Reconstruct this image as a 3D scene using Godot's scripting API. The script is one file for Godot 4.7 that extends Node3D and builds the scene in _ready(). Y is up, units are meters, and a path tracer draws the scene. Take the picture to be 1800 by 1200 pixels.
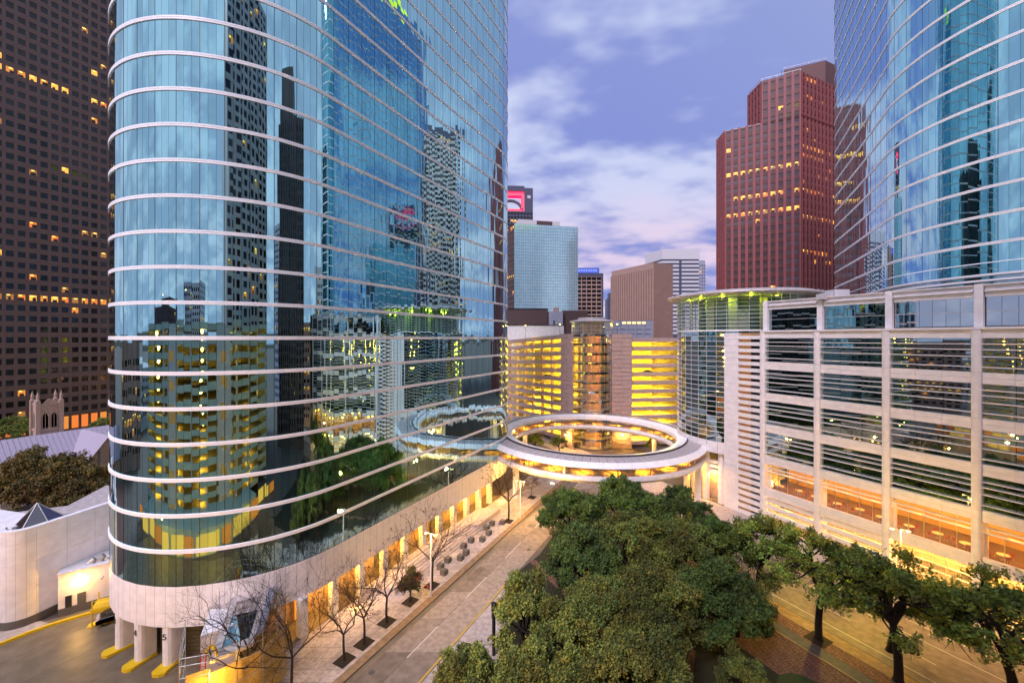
extends Node3D
# A downtown crossing at dusk. Plan points are Vector2(x to the right, d away from the camera); y is up; the street is y = 0.

const U := Vector2(0.462, 0.887)       # the street on the left runs this way
const NR := Vector2(0.887, -0.462)     # the left tower's long side faces this way
const UB := Vector2(0.462, -0.887)     # the street on the right runs this way (towards the camera)
const NB := Vector2(-0.887, -0.462)    # the podium's long side faces this way
const EYE := 36.4
var M := {}
var org := {}
var rng := RandomNumberGenerator.new()

# ---------- helpers ----------
func p3(q: Vector2, y: float) -> Vector3:
	return Vector3(q.x, y, -q.y)

func lin(r: float, g: float, b: float) -> Color:
	return Color(r, g, b).linear_to_srgb()

func tool() -> SurfaceTool:
	var st := SurfaceTool.new()
	st.begin(Mesh.PRIMITIVE_TRIANGLES)
	return st

func vert(st: SurfaceTool, v: Vector3, n: Vector3) -> void:
	st.set_normal(n)
	st.add_vertex(v)

func quadn(st: SurfaceTool, a: Vector3, b: Vector3, c: Vector3, d: Vector3, na: Vector3, nb: Vector3, nc: Vector3, nd: Vector3) -> void:
	if (b - a).cross(c - a).dot(na + nb + nc + nd) > 0.0 or (b - a).cross(c - a).length_squared() < 1e-12 and (c - a).cross(d - a).dot(na + nb + nc + nd) > 0.0:
		var t := b
		b = d
		d = t
		t = nb
		nb = nd
		nd = t
	vert(st, a, na); vert(st, b, nb); vert(st, c, nc)
	vert(st, a, na); vert(st, c, nc); vert(st, d, nd)

func quad(st: SurfaceTool, a: Vector3, b: Vector3, c: Vector3, d: Vector3, n := Vector3.ZERO) -> void:
	if n == Vector3.ZERO:
		n = -(b - a).cross(c - a).normalized()
	quadn(st, a, b, c, d, n, n, n, n)

func hexa(st: SurfaceTool, v: Array) -> void:      # 0-3 bottom ring, 4-7 top ring
	var mid := Vector3.ZERO
	for q in v:
		mid += q / 8.0
	for f in [[0, 1, 2, 3], [4, 5, 6, 7], [0, 1, 5, 4], [1, 2, 6, 5], [2, 3, 7, 6], [3, 0, 4, 7]]:
		var a: Vector3 = v[f[0]]
		var b: Vector3 = v[f[1]]
		var c: Vector3 = v[f[2]]
		var d: Vector3 = v[f[3]]
		var n := (c - a).cross(d - b).normalized()
		if n.dot((a + b + c + d) / 4.0 - mid) < 0.0:
			n = -n
		quad(st, a, b, c, d, n)

func box(st: SurfaceTool, at: Vector3, size: Vector3, turn := Basis()) -> void:
	var v := []
	for y in [-0.5, 0.5]:
		for q in [[-0.5, -0.5], [0.5, -0.5], [0.5, 0.5], [-0.5, 0.5]]:
			v.append(at + turn * (Vector3(q[0], y, q[1]) * size))
	hexa(st, v)

# a box on a wall: o + s along, y up, n out of the wall
func fbox(st: SurfaceTool, o: Vector2, u: Vector2, nn: Vector2, s0: float, s1: float, y0: float, y1: float, n0: float, n1: float, rise := 0.0) -> void:
	var v := []
	for y in [y0, y1]:
		for q in [[s0, n0], [s1, n0], [s1, n1], [s0, n1]]:
			v.append(p3(o + u * q[0] + nn * q[1], y + rise * q[0]))
	hexa(st, v)

func prism(st: SurfaceTool, poly: PackedVector2Array, y0: float, y1: float) -> void:
	var mid := Vector2.ZERO
	for q in poly:
		mid += q / poly.size()
	for i in poly.size():
		var a := poly[i]
		var b := poly[(i + 1) % poly.size()]
		var n := Vector2((b - a).y, -(b - a).x).normalized()
		if Geometry2D.is_point_in_polygon((a + b) / 2.0 + n * 0.02, poly):
			n = -n
		quad(st, p3(a, y0), p3(b, y0), p3(b, y1), p3(a, y1), p3(n, 0))
	var t := Geometry2D.triangulate_polygon(poly)
	for i in range(0, t.size(), 3):
		for f in [[y1, Vector3.UP], [y0, Vector3.DOWN]]:
			var a := p3(poly[t[i]], f[0])
			var b := p3(poly[t[i + 1]], f[0])
			var c := p3(poly[t[i + 2]], f[0])
			if (b - a).cross(c - a).dot(f[1]) > 0.0:
				var k := b
				b = c
				c = k
			vert(st, a, f[1]); vert(st, b, f[1]); vert(st, c, f[1])

# profile: Vector2(out, y); smooth along the path, flat across the profile
func sweep(st: SurfaceTool, path: Array, norms: Array, prof: Array, closed: bool) -> void:
	var m := path.size() if closed else path.size() - 1
	for i in m:
		var j := (i + 1) % path.size()
		for k in prof.size() - 1:
			var a: Vector2 = prof[k]
			var b: Vector2 = prof[k + 1]
			var e := (b - a).normalized()
			var ni: Vector3 = (p3(norms[i], 0) * e.y - Vector3.UP * e.x).normalized()
			var nj: Vector3 = (p3(norms[j], 0) * e.y - Vector3.UP * e.x).normalized()
			quadn(st, p3(path[i] + norms[i] * a.x, a.y), p3(path[j] + norms[j] * a.x, a.y), p3(path[j] + norms[j] * b.x, b.y), p3(path[i] + norms[i] * b.x, b.y), ni, nj, nj, ni)

func arc(c: Vector2, a0: float, a1: float, n: int) -> Array:   # directions
	var out := []
	for i in n + 1:
		var a := lerpf(a0, a1, float(i) / n)
		out.append(Vector2(cos(a), sin(a)))
	return out

# a profile turned round c, from angle a0 to a1
func lathe(st: SurfaceTool, c: Vector2, prof: Array, n := 48, a0 := 0.0, a1 := TAU) -> void:
	var dirs := arc(c, a0, a1, n)
	var path := []
	for q in dirs:
		path.append(c)
	sweep(st, path, dirs, prof, false)

func tube(st: SurfaceTool, a: Vector3, b: Vector3, r0: float, r1: float, sides := 6) -> void:
	var w := (b - a).normalized()
	var x := w.cross(Vector3.RIGHT if absf(w.x) < 0.8 else Vector3.UP).normalized()
	var y := w.cross(x)
	for i in sides:
		var f0 := TAU * i / sides
		var f1 := TAU * (i + 1) / sides
		var d0 := x * cos(f0) + y * sin(f0)
		var d1 := x * cos(f1) + y * sin(f1)
		quadn(st, a + d0 * r0, a + d1 * r0, b + d1 * r1, b + d0 * r1, d0, d1, d1, d0)

func mi(called: String, m, material: Material, parent: Node = self) -> MeshInstance3D:
	var o := MeshInstance3D.new()
	o.name = called
	o.mesh = m.commit() if m is SurfaceTool else m
	if material:
		o.material_override = material
	if org.has(parent):
		o.position = -org[parent]
	parent.add_child(o, true)
	return o

func stuff(o: Node) -> Node:
	o.set_meta("kind", "stuff")
	return o

func struct(called: String, m, material: Material) -> MeshInstance3D:
	var o := mi(called, m, material)
	o.set_meta("kind", "structure")
	return o

func tag(o: Node, label: String, category: String, group := "") -> Node:
	o.set_meta("label", label)
	o.set_meta("category", category)
	if group:
		o.set_meta("group", group)
	return o

func thing(called: String, label: String, category: String, at := Vector3.ZERO, group := "") -> Node3D:
	var o := Node3D.new()
	o.name = called
	o.position = at
	org[o] = at
	add_child(o, true)
	tag(o, label, category, group)
	return o

func dup(o: Node3D, at: Vector3, turn: float, size: float, label: String) -> Node3D:
	var c: Node3D = o.duplicate()
	c.name = o.name
	add_child(c, true)
	c.transform = Transform3D(Basis(Vector3.UP, turn).scaled(Vector3.ONE * size), at)
	if label:
		c.set_meta("label", label)
	return c

func noise(freq: float, octaves: int, lo: Color, hi: Color, sd: int, size := 512, mid := 0.5) -> NoiseTexture2D:
	var f := FastNoiseLite.new()
	f.seed = sd
	f.noise_type = FastNoiseLite.TYPE_SIMPLEX_SMOOTH
	f.frequency = freq
	f.fractal_octaves = octaves
	var g := Gradient.new()
	g.set_color(0, lo)
	g.set_color(1, hi)
	g.set_offset(0, mid - 0.35)
	g.set_offset(1, mid + 0.35)
	var t := NoiseTexture2D.new()
	t.width = size
	t.height = size
	t.seamless = true
	t.noise = f
	t.color_ramp = g
	return t

func bricks() -> ImageTexture:
	rng.seed = 17
	var im := Image.create(256, 256, false, Image.FORMAT_RGB8)
	im.fill(Color(0.3, 0.28, 0.27))
	for r in 16:
		for k in 8:
			var v := rng.randf_range(0.6, 1.0)
			var w := rng.randf_range(0.9, 1.0)
			im.fill_rect(Rect2i((k * 32 + (r % 2) * 16) % 256 + 1, r * 16 + 1, 30, 14), Color(v, v * w, v * w))
	return ImageTexture.create_from_image(im)

func mat(key: String, c: Color, rough: float, metal := 0.0, tex: Texture2D = null, scale := 0.1, bump := 0.0) -> StandardMaterial3D:
	var m := StandardMaterial3D.new()
	m.resource_name = key
	m.albedo_color = c
	m.roughness = rough
	m.metallic = metal
	if tex:
		m.albedo_texture = tex
		m.uv1_triplanar = true
		m.uv1_world_triplanar = true
		m.uv1_scale = Vector3.ONE * scale
		if bump > 0.0:
			m.heightmap_enabled = true
			m.heightmap_texture = tex
			m.heightmap_scale = bump
	M[key] = m
	return m

func glow(key: String, c: Color, energy: float) -> StandardMaterial3D:
	var m := mat(key, Color(0.5, 0.45, 0.35), 0.5)
	m.emission_enabled = true
	m.emission = c
	m.emission_energy_multiplier = energy
	return m

func pane(key: String, alpha: float, c := Color(0.8, 0.9, 0.9)) -> StandardMaterial3D:
	var m := mat(key, Color(c, alpha), 0.03)
	m.transparency = BaseMaterial3D.TRANSPARENCY_ALPHA
	return m

func omni(at: Vector3, c: Color, e: float, size := 0.15) -> void:
	var l := OmniLight3D.new()
	l.name = "lamp_light"
	l.position = at
	l.light_color = c
	l.light_energy = e
	l.light_size = size
	l.omni_range = 60.0
	l.omni_attenuation = 2.0
	l.shadow_enabled = true
	add_child(l, true)

func spot(at: Vector3, to: Vector3, c: Color, e: float, angle := 60.0) -> void:
	var l := SpotLight3D.new()
	l.name = "lamp_light"
	l.light_color = c
	l.light_energy = e
	l.light_size = 0.12
	l.spot_angle = angle
	l.spot_angle_attenuation = 0.8
	l.spot_range = 60.0
	l.spot_attenuation = 2.0
	l.shadow_enabled = true
	add_child(l, true)
	l.look_at_from_position(at, to, Vector3.RIGHT)

const WARM := Color(1.0, 0.74, 0.32)
const AMBER := Color(1.0, 0.68, 0.2)
const GARAGE := Color(1.0, 0.86, 0.24)

func materials() -> void:
	var grain := noise(0.02, 5, Color(0.93, 0.93, 0.93), Color(1, 1, 1), 3)
	var stain := noise(0.02, 7, Color(0.84, 0.83, 0.82), Color(1, 1, 1), 11)
	var fine := noise(0.15, 3, Color(0.7, 0.7, 0.7), Color(1, 1, 1), 5)
	var bark := noise(0.05, 5, Color(0.4, 0.4, 0.4), Color(1, 1, 1), 8, 256)
	mat("white_panel", lin(0.88, 0.85, 0.89), 0.45, 0.0, grain, 0.07)
	mat("white_rail", lin(0.94, 0.92, 0.95), 0.4)
	mat("rail_grey", lin(0.62, 0.56, 0.55), 0.4)
	mat("white_fin", lin(0.90, 0.88, 0.90), 0.35)
	mat("joint", lin(0.05, 0.045, 0.045), 0.7)
	mat("dark", lin(0.02, 0.02, 0.022), 0.6)
	mat("dark_metal", lin(0.05, 0.05, 0.055), 0.4, 0.6)
	mat("steel", lin(0.55, 0.56, 0.58), 0.35, 0.9)
	mat("silver", lin(0.55, 0.55, 0.57), 0.42, 0.35)
	mat("concrete", lin(0.34, 0.31, 0.28), 0.85, 0.0, stain, 0.045)
	mat("driveway", lin(0.215, 0.18, 0.125), 0.4, 0.0, stain, 0.04)
	for i in 4:
		var k: float = [0.84, 0.95, 1.06, 1.16][i]
		mat("slab_%d" % i, lin(0.54 * k, 0.47 * k, 0.44 * k), 0.7, 0.0, stain, 0.09 + 0.02 * i)
		mat("road_%d" % i, lin(0.29 * k * k, 0.24 * k * k, 0.195 * k * k), 0.75, 0.0, stain, 0.06 + 0.015 * i)
	mat("ground_grey", lin(0.16, 0.13, 0.105), 0.8, 0.0, stain, 0.05)
	mat("dark_wood", lin(0.20, 0.10, 0.05), 0.5, 0.0, grain, 0.3)
	mat("asphalt", lin(0.075, 0.07, 0.07), 0.85, 0.0, fine, 0.25, 1.0)
	mat("kerb_tan", lin(0.34, 0.23, 0.13), 0.8, 0.0, stain, 0.1)
	mat("brick_walk", lin(0.30, 0.155, 0.12), 0.8, 0.0, bricks(), 0.55, 0.8)
	mat("dark_walk", lin(0.09, 0.09, 0.1), 0.7, 0.0, stain, 0.1)
	mat("paint_white", lin(0.75, 0.73, 0.7), 0.6, 0.0, fine, 0.3)
	mat("paint_yellow", lin(0.75, 0.5, 0.06), 0.6, 0.0, fine, 0.3)
	mat("yellow", lin(0.85, 0.58, 0.01), 0.5, 0.0, grain, 0.3)
	mat("soil", lin(0.035, 0.025, 0.018), 1.0, 0.0, fine, 0.6, 3.0)
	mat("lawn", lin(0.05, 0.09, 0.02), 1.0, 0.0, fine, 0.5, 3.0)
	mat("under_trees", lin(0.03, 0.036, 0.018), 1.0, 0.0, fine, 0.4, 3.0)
	mat("bark", lin(0.05, 0.037, 0.028), 0.95, 0.0, bark, 0.8, 4.0)
	mat("brown_stone", lin(0.165, 0.098, 0.082), 0.6, 0.0, grain, 0.05)
	mat("red_stone", lin(0.30, 0.08, 0.082), 0.55, 0.0, grain, 0.04)
	mat("red_dark", lin(0.125, 0.036, 0.038), 0.5, 0.0, grain, 0.04)
	mat("tan_stone", lin(0.42, 0.27, 0.225), 0.8, 0.0, grain, 0.03)
	mat("brown_block", lin(0.14, 0.085, 0.085), 0.9, 0.0, fine, 0.2)
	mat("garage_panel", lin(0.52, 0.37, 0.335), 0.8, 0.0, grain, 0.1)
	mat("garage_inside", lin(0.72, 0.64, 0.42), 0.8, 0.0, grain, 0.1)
	mat("church_roof", lin(0.40, 0.36, 0.46), 0.7, 0.0, grain, 0.2)
	mat("church_stone", lin(0.50, 0.36, 0.29), 0.85, 0.0, stain, 0.15)
	mat("green_panel", lin(0.46, 0.56, 0.50), 0.6, 0.0, grain, 0.1)
	mat("grey_panel", lin(0.60, 0.60, 0.60), 0.6, 0.0, grain, 0.1)
	mat("dark_tower", lin(0.62, 0.58, 0.55), 0.6, 0.0, grain, 0.05)
	mat("rib_brown", lin(0.16, 0.12, 0.115), 0.5, 0.0, grain, 0.05)
	mat("roof_gravel", lin(0.42, 0.36, 0.35), 0.9, 0.0, stain, 0.2)
	mat("zinc", lin(0.60, 0.54, 0.54), 0.45, 0.1, stain, 0.12)
	mat("plywood", lin(0.62, 0.42, 0.12), 0.8, 0.0, stain, 0.3)
	mat("wood_orange", lin(0.55, 0.30, 0.12), 0.6, 0.0, grain, 0.3)
	mat("amber_floor", lin(0.44, 0.29, 0.10), 0.4, 0.0, grain, 0.2)
	mat("red_chair", lin(0.35, 0.03, 0.02), 0.6)
	mat("red_paint", lin(0.65, 0.03, 0.02), 0.5)
	mat("table_top", lin(0.7, 0.45, 0.2), 0.4)
	mat("door_olive", lin(0.16, 0.14, 0.09), 0.6, 0.0, grain, 0.2)
	mat("stone_grey", lin(0.17, 0.155, 0.145), 0.85, 0.0, fine, 0.4)
	mat("black", lin(0.012, 0.012, 0.014), 0.35)
	mat("sign_blue", lin(0.1, 0.15, 0.5), 0.4)
	mat("blue_grey", lin(0.36, 0.37, 0.47), 0.6, 0.0, grain, 0.06)
	mat("navy", lin(0.08, 0.08, 0.13), 0.4)
	mat("pale_grey", lin(0.62, 0.60, 0.64), 0.6)
	# mirror glass
	for i in 3:
		var k: float = [0.94, 1.0, 1.05][i]
		mat("mirror_blue_%d" % i, lin(0.40 * k, 0.66 * k, 0.72 * k), 0.015, 1.0)
		mat("mirror_pale_%d" % i, lin(0.34 * k, 0.61 * k, 0.69 * k), 0.015, 1.0)
	mat("mirror_sky", lin(0.46, 0.68, 0.76), 0.12, 0.45)
	mat("mirror_sky_pale", lin(0.52, 0.72, 0.80), 0.12, 0.45)
	mat("mirror_teal", lin(0.34, 0.44, 0.47), 0.02, 1.0)
	mat("mirror_clear", lin(0.50, 0.52, 0.56), 0.02, 1.0)
	mat("window_dark", lin(0.16, 0.15, 0.17), 0.05, 0.9)
	mat("window_brown", lin(0.24, 0.16, 0.165), 0.1, 0.7)
	mat("window_black", lin(0.05, 0.048, 0.05), 0.06, 0.7)
	mat("leaf", Color(1, 1, 1), 0.7)
	M.leaf.vertex_color_use_as_albedo = true
	M.leaf.backlight_enabled = true
	M.leaf.backlight = Color(0.45, 0.55, 0.2)
	pane("clear_glass", 0.06)
	pane("drum_glass", 0.4, Color(0.25, 0.42, 0.38))
	glow("lit_1", Color(1.0, 0.70, 0.24), 0.6)
	glow("lit_2", Color(1.0, 0.6, 0.18), 0.36)
	glow("lit_3", Color(1.0, 0.64, 0.24), 0.16)
	glow("lit_strip", Color(1.0, 0.85, 0.4), 1.6)
	glow("lit_orange", Color(1.0, 0.5, 0.1), 0.4)
	glow("lit_soft", Color(1.0, 0.6, 0.25), 0.1)
	glow("strip", Color(1.0, 0.86, 0.4), 1.5)
	glow("bulb", Color(1.0, 0.85, 0.5), 5.0)
	glow("magenta", Color(1.0, 0.03, 0.32), 0.9)
	glow("crown_yellow", Color(0.8, 0.85, 0.05), 1.0)
	glow("sign_glow", Color(0.25, 0.4, 1.0), 0.9)
	glow("gold_sign", Color(1.0, 0.85, 0.55), 0.9)

# ---------- camera, sky, light ----------
func sky_texture() -> ImageTexture:
	var w := 2048
	var h := 1024
	var im := Image.create(w, h, false, Image.FORMAT_RGBF)
	var f := FastNoiseLite.new()
	f.seed = 21
	f.noise_type = FastNoiseLite.TYPE_SIMPLEX_SMOOTH
	f.frequency = 1.0
	f.fractal_octaves = 5
	f.fractal_gain = 0.58
	var f2 := FastNoiseLite.new()
	f2.seed = 4
	f2.noise_type = FastNoiseLite.TYPE_SIMPLEX_SMOOTH
	f2.frequency = 0.55
	f2.fractal_octaves = 3
	var deep := Vector3(0.245, 0.305, 0.70)
	var light := Vector3(0.61, 0.67, 0.93)
	var pink := Vector3(0.86, 0.66, 0.82)
	var pale := Vector3(0.69, 0.80, 0.99)
	im.fill(Color(0.05, 0.045, 0.045))
	for j in h / 2:
		var el := (0.5 - (j + 0.5) / h) * PI
		var s := sin(el)
		var c := cos(el)
		var low := exp(-pow((rad_to_deg(el) - 9.0) / 7.0, 2.0))
		var band := exp(-pow((rad_to_deg(el) - 19.0) / 8.0, 2.0))
		for i in w:
			var az := (i + 0.5) / w * TAU
			var dx := sin(az) * c
			var dz := -cos(az) * c
			var k := 1.0 / (s + 0.22)
			var px := dx * k
			var pz := dz * k
			var n := f.get_noise_3d(px * 1.3 + pz * 0.5 + 3.1, pz * 2.2 - px * 0.5, s * 2.0)
			var n2 := f2.get_noise_3d(px * 0.9, pz * 1.1 + 9.0, 2.0)
			var a := smoothstep(-0.60, 0.66, n * 1.9 + n2 * 0.7 + band * 0.22 + low * 0.12 - 0.25 - 0.004 * rad_to_deg(el))
			var v := deep.lerp(light, a)
			v = v.lerp(pink, clampf(low * (0.5 + n * 1.6 + n2 * 0.7), 0.0, 0.9))
			v = v.lerp(pale * (0.74 + 0.30 * a), 0.72 * smoothstep(-0.93, -0.2, dz))
			v *= 0.45
			im.set_pixel(i, j, Color(v.x, v.y, v.z))
	return ImageTexture.create_from_image(im)

func view_and_light() -> void:
	var cam := Camera3D.new()
	cam.name = "camera"
	cam.position = Vector3(0, EYE, 0)
	cam.projection = Camera3D.PROJECTION_FRUSTUM
	cam.near = 0.2
	cam.size = 0.2 * 1200.0 / 710.0
	cam.frustum_offset = Vector2(0, -6.0 / 710.0 * 0.2)
	cam.far = 6000.0
	cam.current = true
	add_child(cam)
	var e := Environment.new()
	e.background_mode = Environment.BG_SKY
	e.sky = Sky.new()
	var sm := PanoramaSkyMaterial.new()
	sm.panorama = sky_texture()
	e.sky.sky_material = sm
	e.tonemap_mode = Environment.TONE_MAPPER_LINEAR
	e.tonemap_exposure = 2.22
	e.sdfgi_enabled = true
	e.ssao_enabled = true
	e.ssil_enabled = true
	var we := WorldEnvironment.new()
	we.name = "air"
	we.environment = e
	add_child(we)
	var sun := DirectionalLight3D.new()
	sun.name = "sun"
	sun.light_energy = 0.5
	sun.light_angular_distance = 22.0
	sun.light_color = Color(0.98, 0.92, 0.98)
	sun.shadow_enabled = true
	add_child(sun)
	sun.look_at_from_position(Vector3(-34.5, 72, 59.8), Vector3.ZERO)

# ---------- ground ----------
func strip(st: SurfaceTool, c0: float, c1: float, d0: float, d1: float, y: float, right := false) -> void:
	var g := -0.521 if right else 0.521
	quad(st, p3(Vector2(c0 + g * d0, d0), y), p3(Vector2(c1 + g * d0, d0), y), p3(Vector2(c1 + g * d1, d1), y), p3(Vector2(c0 + g * d1, d1), y), Vector3.UP)

func kerb(st: SurfaceTool, c0: float, c1: float, d0: float, d1: float, y: float, right := false) -> void:
	var g := -0.521 if right else 0.521
	var v := []
	for h in [0.0, y]:
		for q in [[c0, d0], [c1, d0], [c1, d1], [c0, d1]]:
			v.append(p3(Vector2(q[0] + g * q[1], q[1]), h))
	hexa(st, v)

func ground() -> void:
	var st := tool()
	box(st, Vector3(0, -0.5, -200), Vector3(5000, 1.0, 5000))
	struct("ground", st, M.ground_grey)
	# left street: concrete slabs, two lanes
	st = tool()
	strip(st, -40.0, -31.8, 20.0, 125.0, 0.004)
	var road := struct("road", st, M.joint)
	rng.seed = 5
	var lanes := [-39.95, -35.97, -31.85]
	for r in 17:
		for k in 2:
			st = tool()
			strip(st, lanes[k] + 0.03, lanes[k + 1] - 0.03, 30.0 + r * 5.6, 35.57 + r * 5.6, 0.012)
			mi("road_slab", st, M["road_%d" % rng.randi_range(0, 3)], road)
	st = tool()
	for r in 8:
		strip(st, -36.02, -35.86, 46.0 + r * 10.5, 51.0 + r * 10.5, 0.018)
	struct("lane_dashes", st, M.paint_white)
	st = tool()
	strip(st, -32.2, -31.95, 20.0, 62.0, 0.018)
	struct("yellow_edge_line", st, M.paint_yellow)
	# wide concrete forecourt in front of the garage the picture is taken from
	st = tool()
	for r in 6:
		strip(st, -31.8, -27.4, 18.0 + r * 7.5, 25.42 + r * 7.5, 0.010)
		strip(st, -27.36, -23.0, 18.0 + r * 7.5, 25.42 + r * 7.5, 0.010)
	struct("bus_lay_by", st, M.slab_1)
	# left pavement
	st = tool()
	kerb(st, -41.1, -40.0, 20.0, 118.0, 0.14)
	struct("kerb", st, M.kerb_tan)
	st = tool()
	kerb(st, -50.8, -41.1, 30.0, 118.0, 0.12)
	var walk := struct("pavement", st, M.joint)
	for r in 46:
		for k in 6:
			st = tool()
			strip(st, -50.78 + k * 1.612, -50.78 + (k + 1) * 1.612 - 0.03, 41.0 + r * 1.6, 42.57 + r * 1.6, 0.128)
			mi("paving_slab", st, M["slab_%d" % clampi(rng.randi_range(0, 3) + (1 if k == 5 else 0), 0, 3)], walk)
	# park between the two streets
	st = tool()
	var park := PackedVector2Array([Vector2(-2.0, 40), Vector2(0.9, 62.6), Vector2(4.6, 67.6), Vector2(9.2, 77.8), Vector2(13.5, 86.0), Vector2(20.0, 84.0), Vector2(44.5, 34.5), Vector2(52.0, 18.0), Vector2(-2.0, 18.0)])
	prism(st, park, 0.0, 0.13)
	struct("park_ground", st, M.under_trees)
	st = tool()
	var edge := [Vector2(-2.0, 40), Vector2(0.9, 62.6), Vector2(4.6, 67.6), Vector2(9.2, 77.8), Vector2(13.5, 86.0), Vector2(20.0, 84.0)]
	for i in 5:
		var u: Vector2 = (edge[i + 1] - edge[i]).normalized()
		fbox(st, edge[i], u, Vector2(u.y, -u.x), 0.0, edge[i].distance_to(edge[i + 1]), 0.0, 0.17, -0.32, 0.0)
	struct("park_kerb", st, M.stone_grey)
	st = tool()
	strip(st, 58.9, 60.7, 22.0, 82.0, 0.142, true)
	struct("dark_paved_walk", st, M.dark_walk)
	st = tool()
	strip(st, 60.75, 62.9, 22.0, 82.0, 0.138, true)
	struct("brick_strip", st, M.brick_walk)
	st = tool()
	kerb(st, 62.95, 65.0, 15.0, 82.0, 0.16, true)
	struct("park_street_kerb", st, M.kerb_tan)
	st = tool()
	kerb(st, 58.55, 58.85, 22.0, 70.0, 0.2, true)
	struct("plaza_edge", st, M.kerb_tan)
	st = tool()
	strip(st, 51.5, 58.5, 34.0, 50.6, 0.145, true)
	struct("brick_plaza", st, M.brick_walk)
	st = tool()
	var disc := PackedVector2Array()
	for i in 20:
		disc.append(Vector2(30.0, 40.8) + Vector2(cos(TAU * i / 20.0) * 2.6, sin(TAU * i / 20.0) * 2.9))
	prism(st, disc, 0.0, 0.2)
	struct("lawn", st, M.lawn)
	st = tool()
	strip(st, 17.4 - 22.0, 18.9 - 22.0, 30.0, 47.0, 0.15)
	strip(st, 37.0, 38.3, 30.0, 66.0, 0.15, true)
	struct("park_path", st, M.brick_walk)
	# right street, running from the lower right corner past the podium and under the ring
	st = tool()
	strip(st, 65.0, 82.0, 8.0, 210.0, 0.004, true)
	struct("road_right", st, M.road_1)
	st = tool()
	for c in [67.0, 74.7, 78.4]:
		strip(st, c - 0.07, c + 0.07, 20.0, 84.0, 0.016, true)
	for r in 9:
		strip(st, 70.63, 70.77, 24.0 + r * 7.0, 27.4 + r * 7.0, 0.016, true)
	struct("lane_lines_right", st, M.paint_white)
	st = tool()
	strip(st, 65.05, 65.4, 20.0, 82.0, 0.016, true)
	struct("gutter_line", st, M.dark_walk)
	st = tool()
	kerb(st, 82.0, 91.1, 8.0, 200.0, 0.14, true)
	struct("pavement_right", st, M.slab_2)
	# drive on the left below the tower
	st = tool()
	prism(st, PackedVector2Array([Vector2(-75, 18), Vector2(-24, 18), Vector2(-24, 56), Vector2(-54, 57), Vector2(-63, 49.5), Vector2(-75, 42)]), 0.0, 0.012)
	struct("drive", st, M.driveway)
	st = tool()
	for r in 5:
		var a := Vector2(-66 + r * 7.0, 30)
		fbox(st, a, Vector2(0.5, 0.866), Vector2(0.866, -0.5), 0.0, 24.0, 0.0, 0.015, -0.02, 0.02)
	struct("drive_joints", st, M.joint)
	st = tool()
	for s in [0.0, 1.5]:
		fbox(st, Vector2(-39.2 + s, 36.4 - s * 0.3), Vector2(0.45, 0.893), Vector2(0.893, -0.45), 0.0, 5.5, 0.0, 0.014, -0.14, 0.14)
	struct("wheel_tracks", st, M.dark)

# ---------- the two mirror-glass towers ----------
func loop_of(c1: Vector2, c2: Vector2, r: float, step: float) -> Array:   # [points, smooth normals, segment kind]
	var pts := []
	var nn := []
	var na := int(round(PI * r / step / 3.0)) * 3
	var ns := int(round(c1.distance_to(c2) / step / 3.0)) * 3
	for i in na:
		var t := PI * i / na
		var d := (-NR * cos(t) - U * sin(t)).normalized()
		pts.append(c1 + d * r); nn.append(d)
	for i in ns:
		pts.append(c1.lerp(c2, float(i) / ns) + NR.normalized() * r); nn.append(NR.normalized())
	for i in na:
		var t := PI * i / na
		var d := (NR * cos(t) + U * sin(t)).normalized()
		pts.append(c2 + d * r); nn.append(d)
	for i in ns:
		pts.append(c2.lerp(c1, float(i) / ns) - NR.normalized() * r); nn.append(-NR.normalized())
	return [pts, nn]

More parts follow.
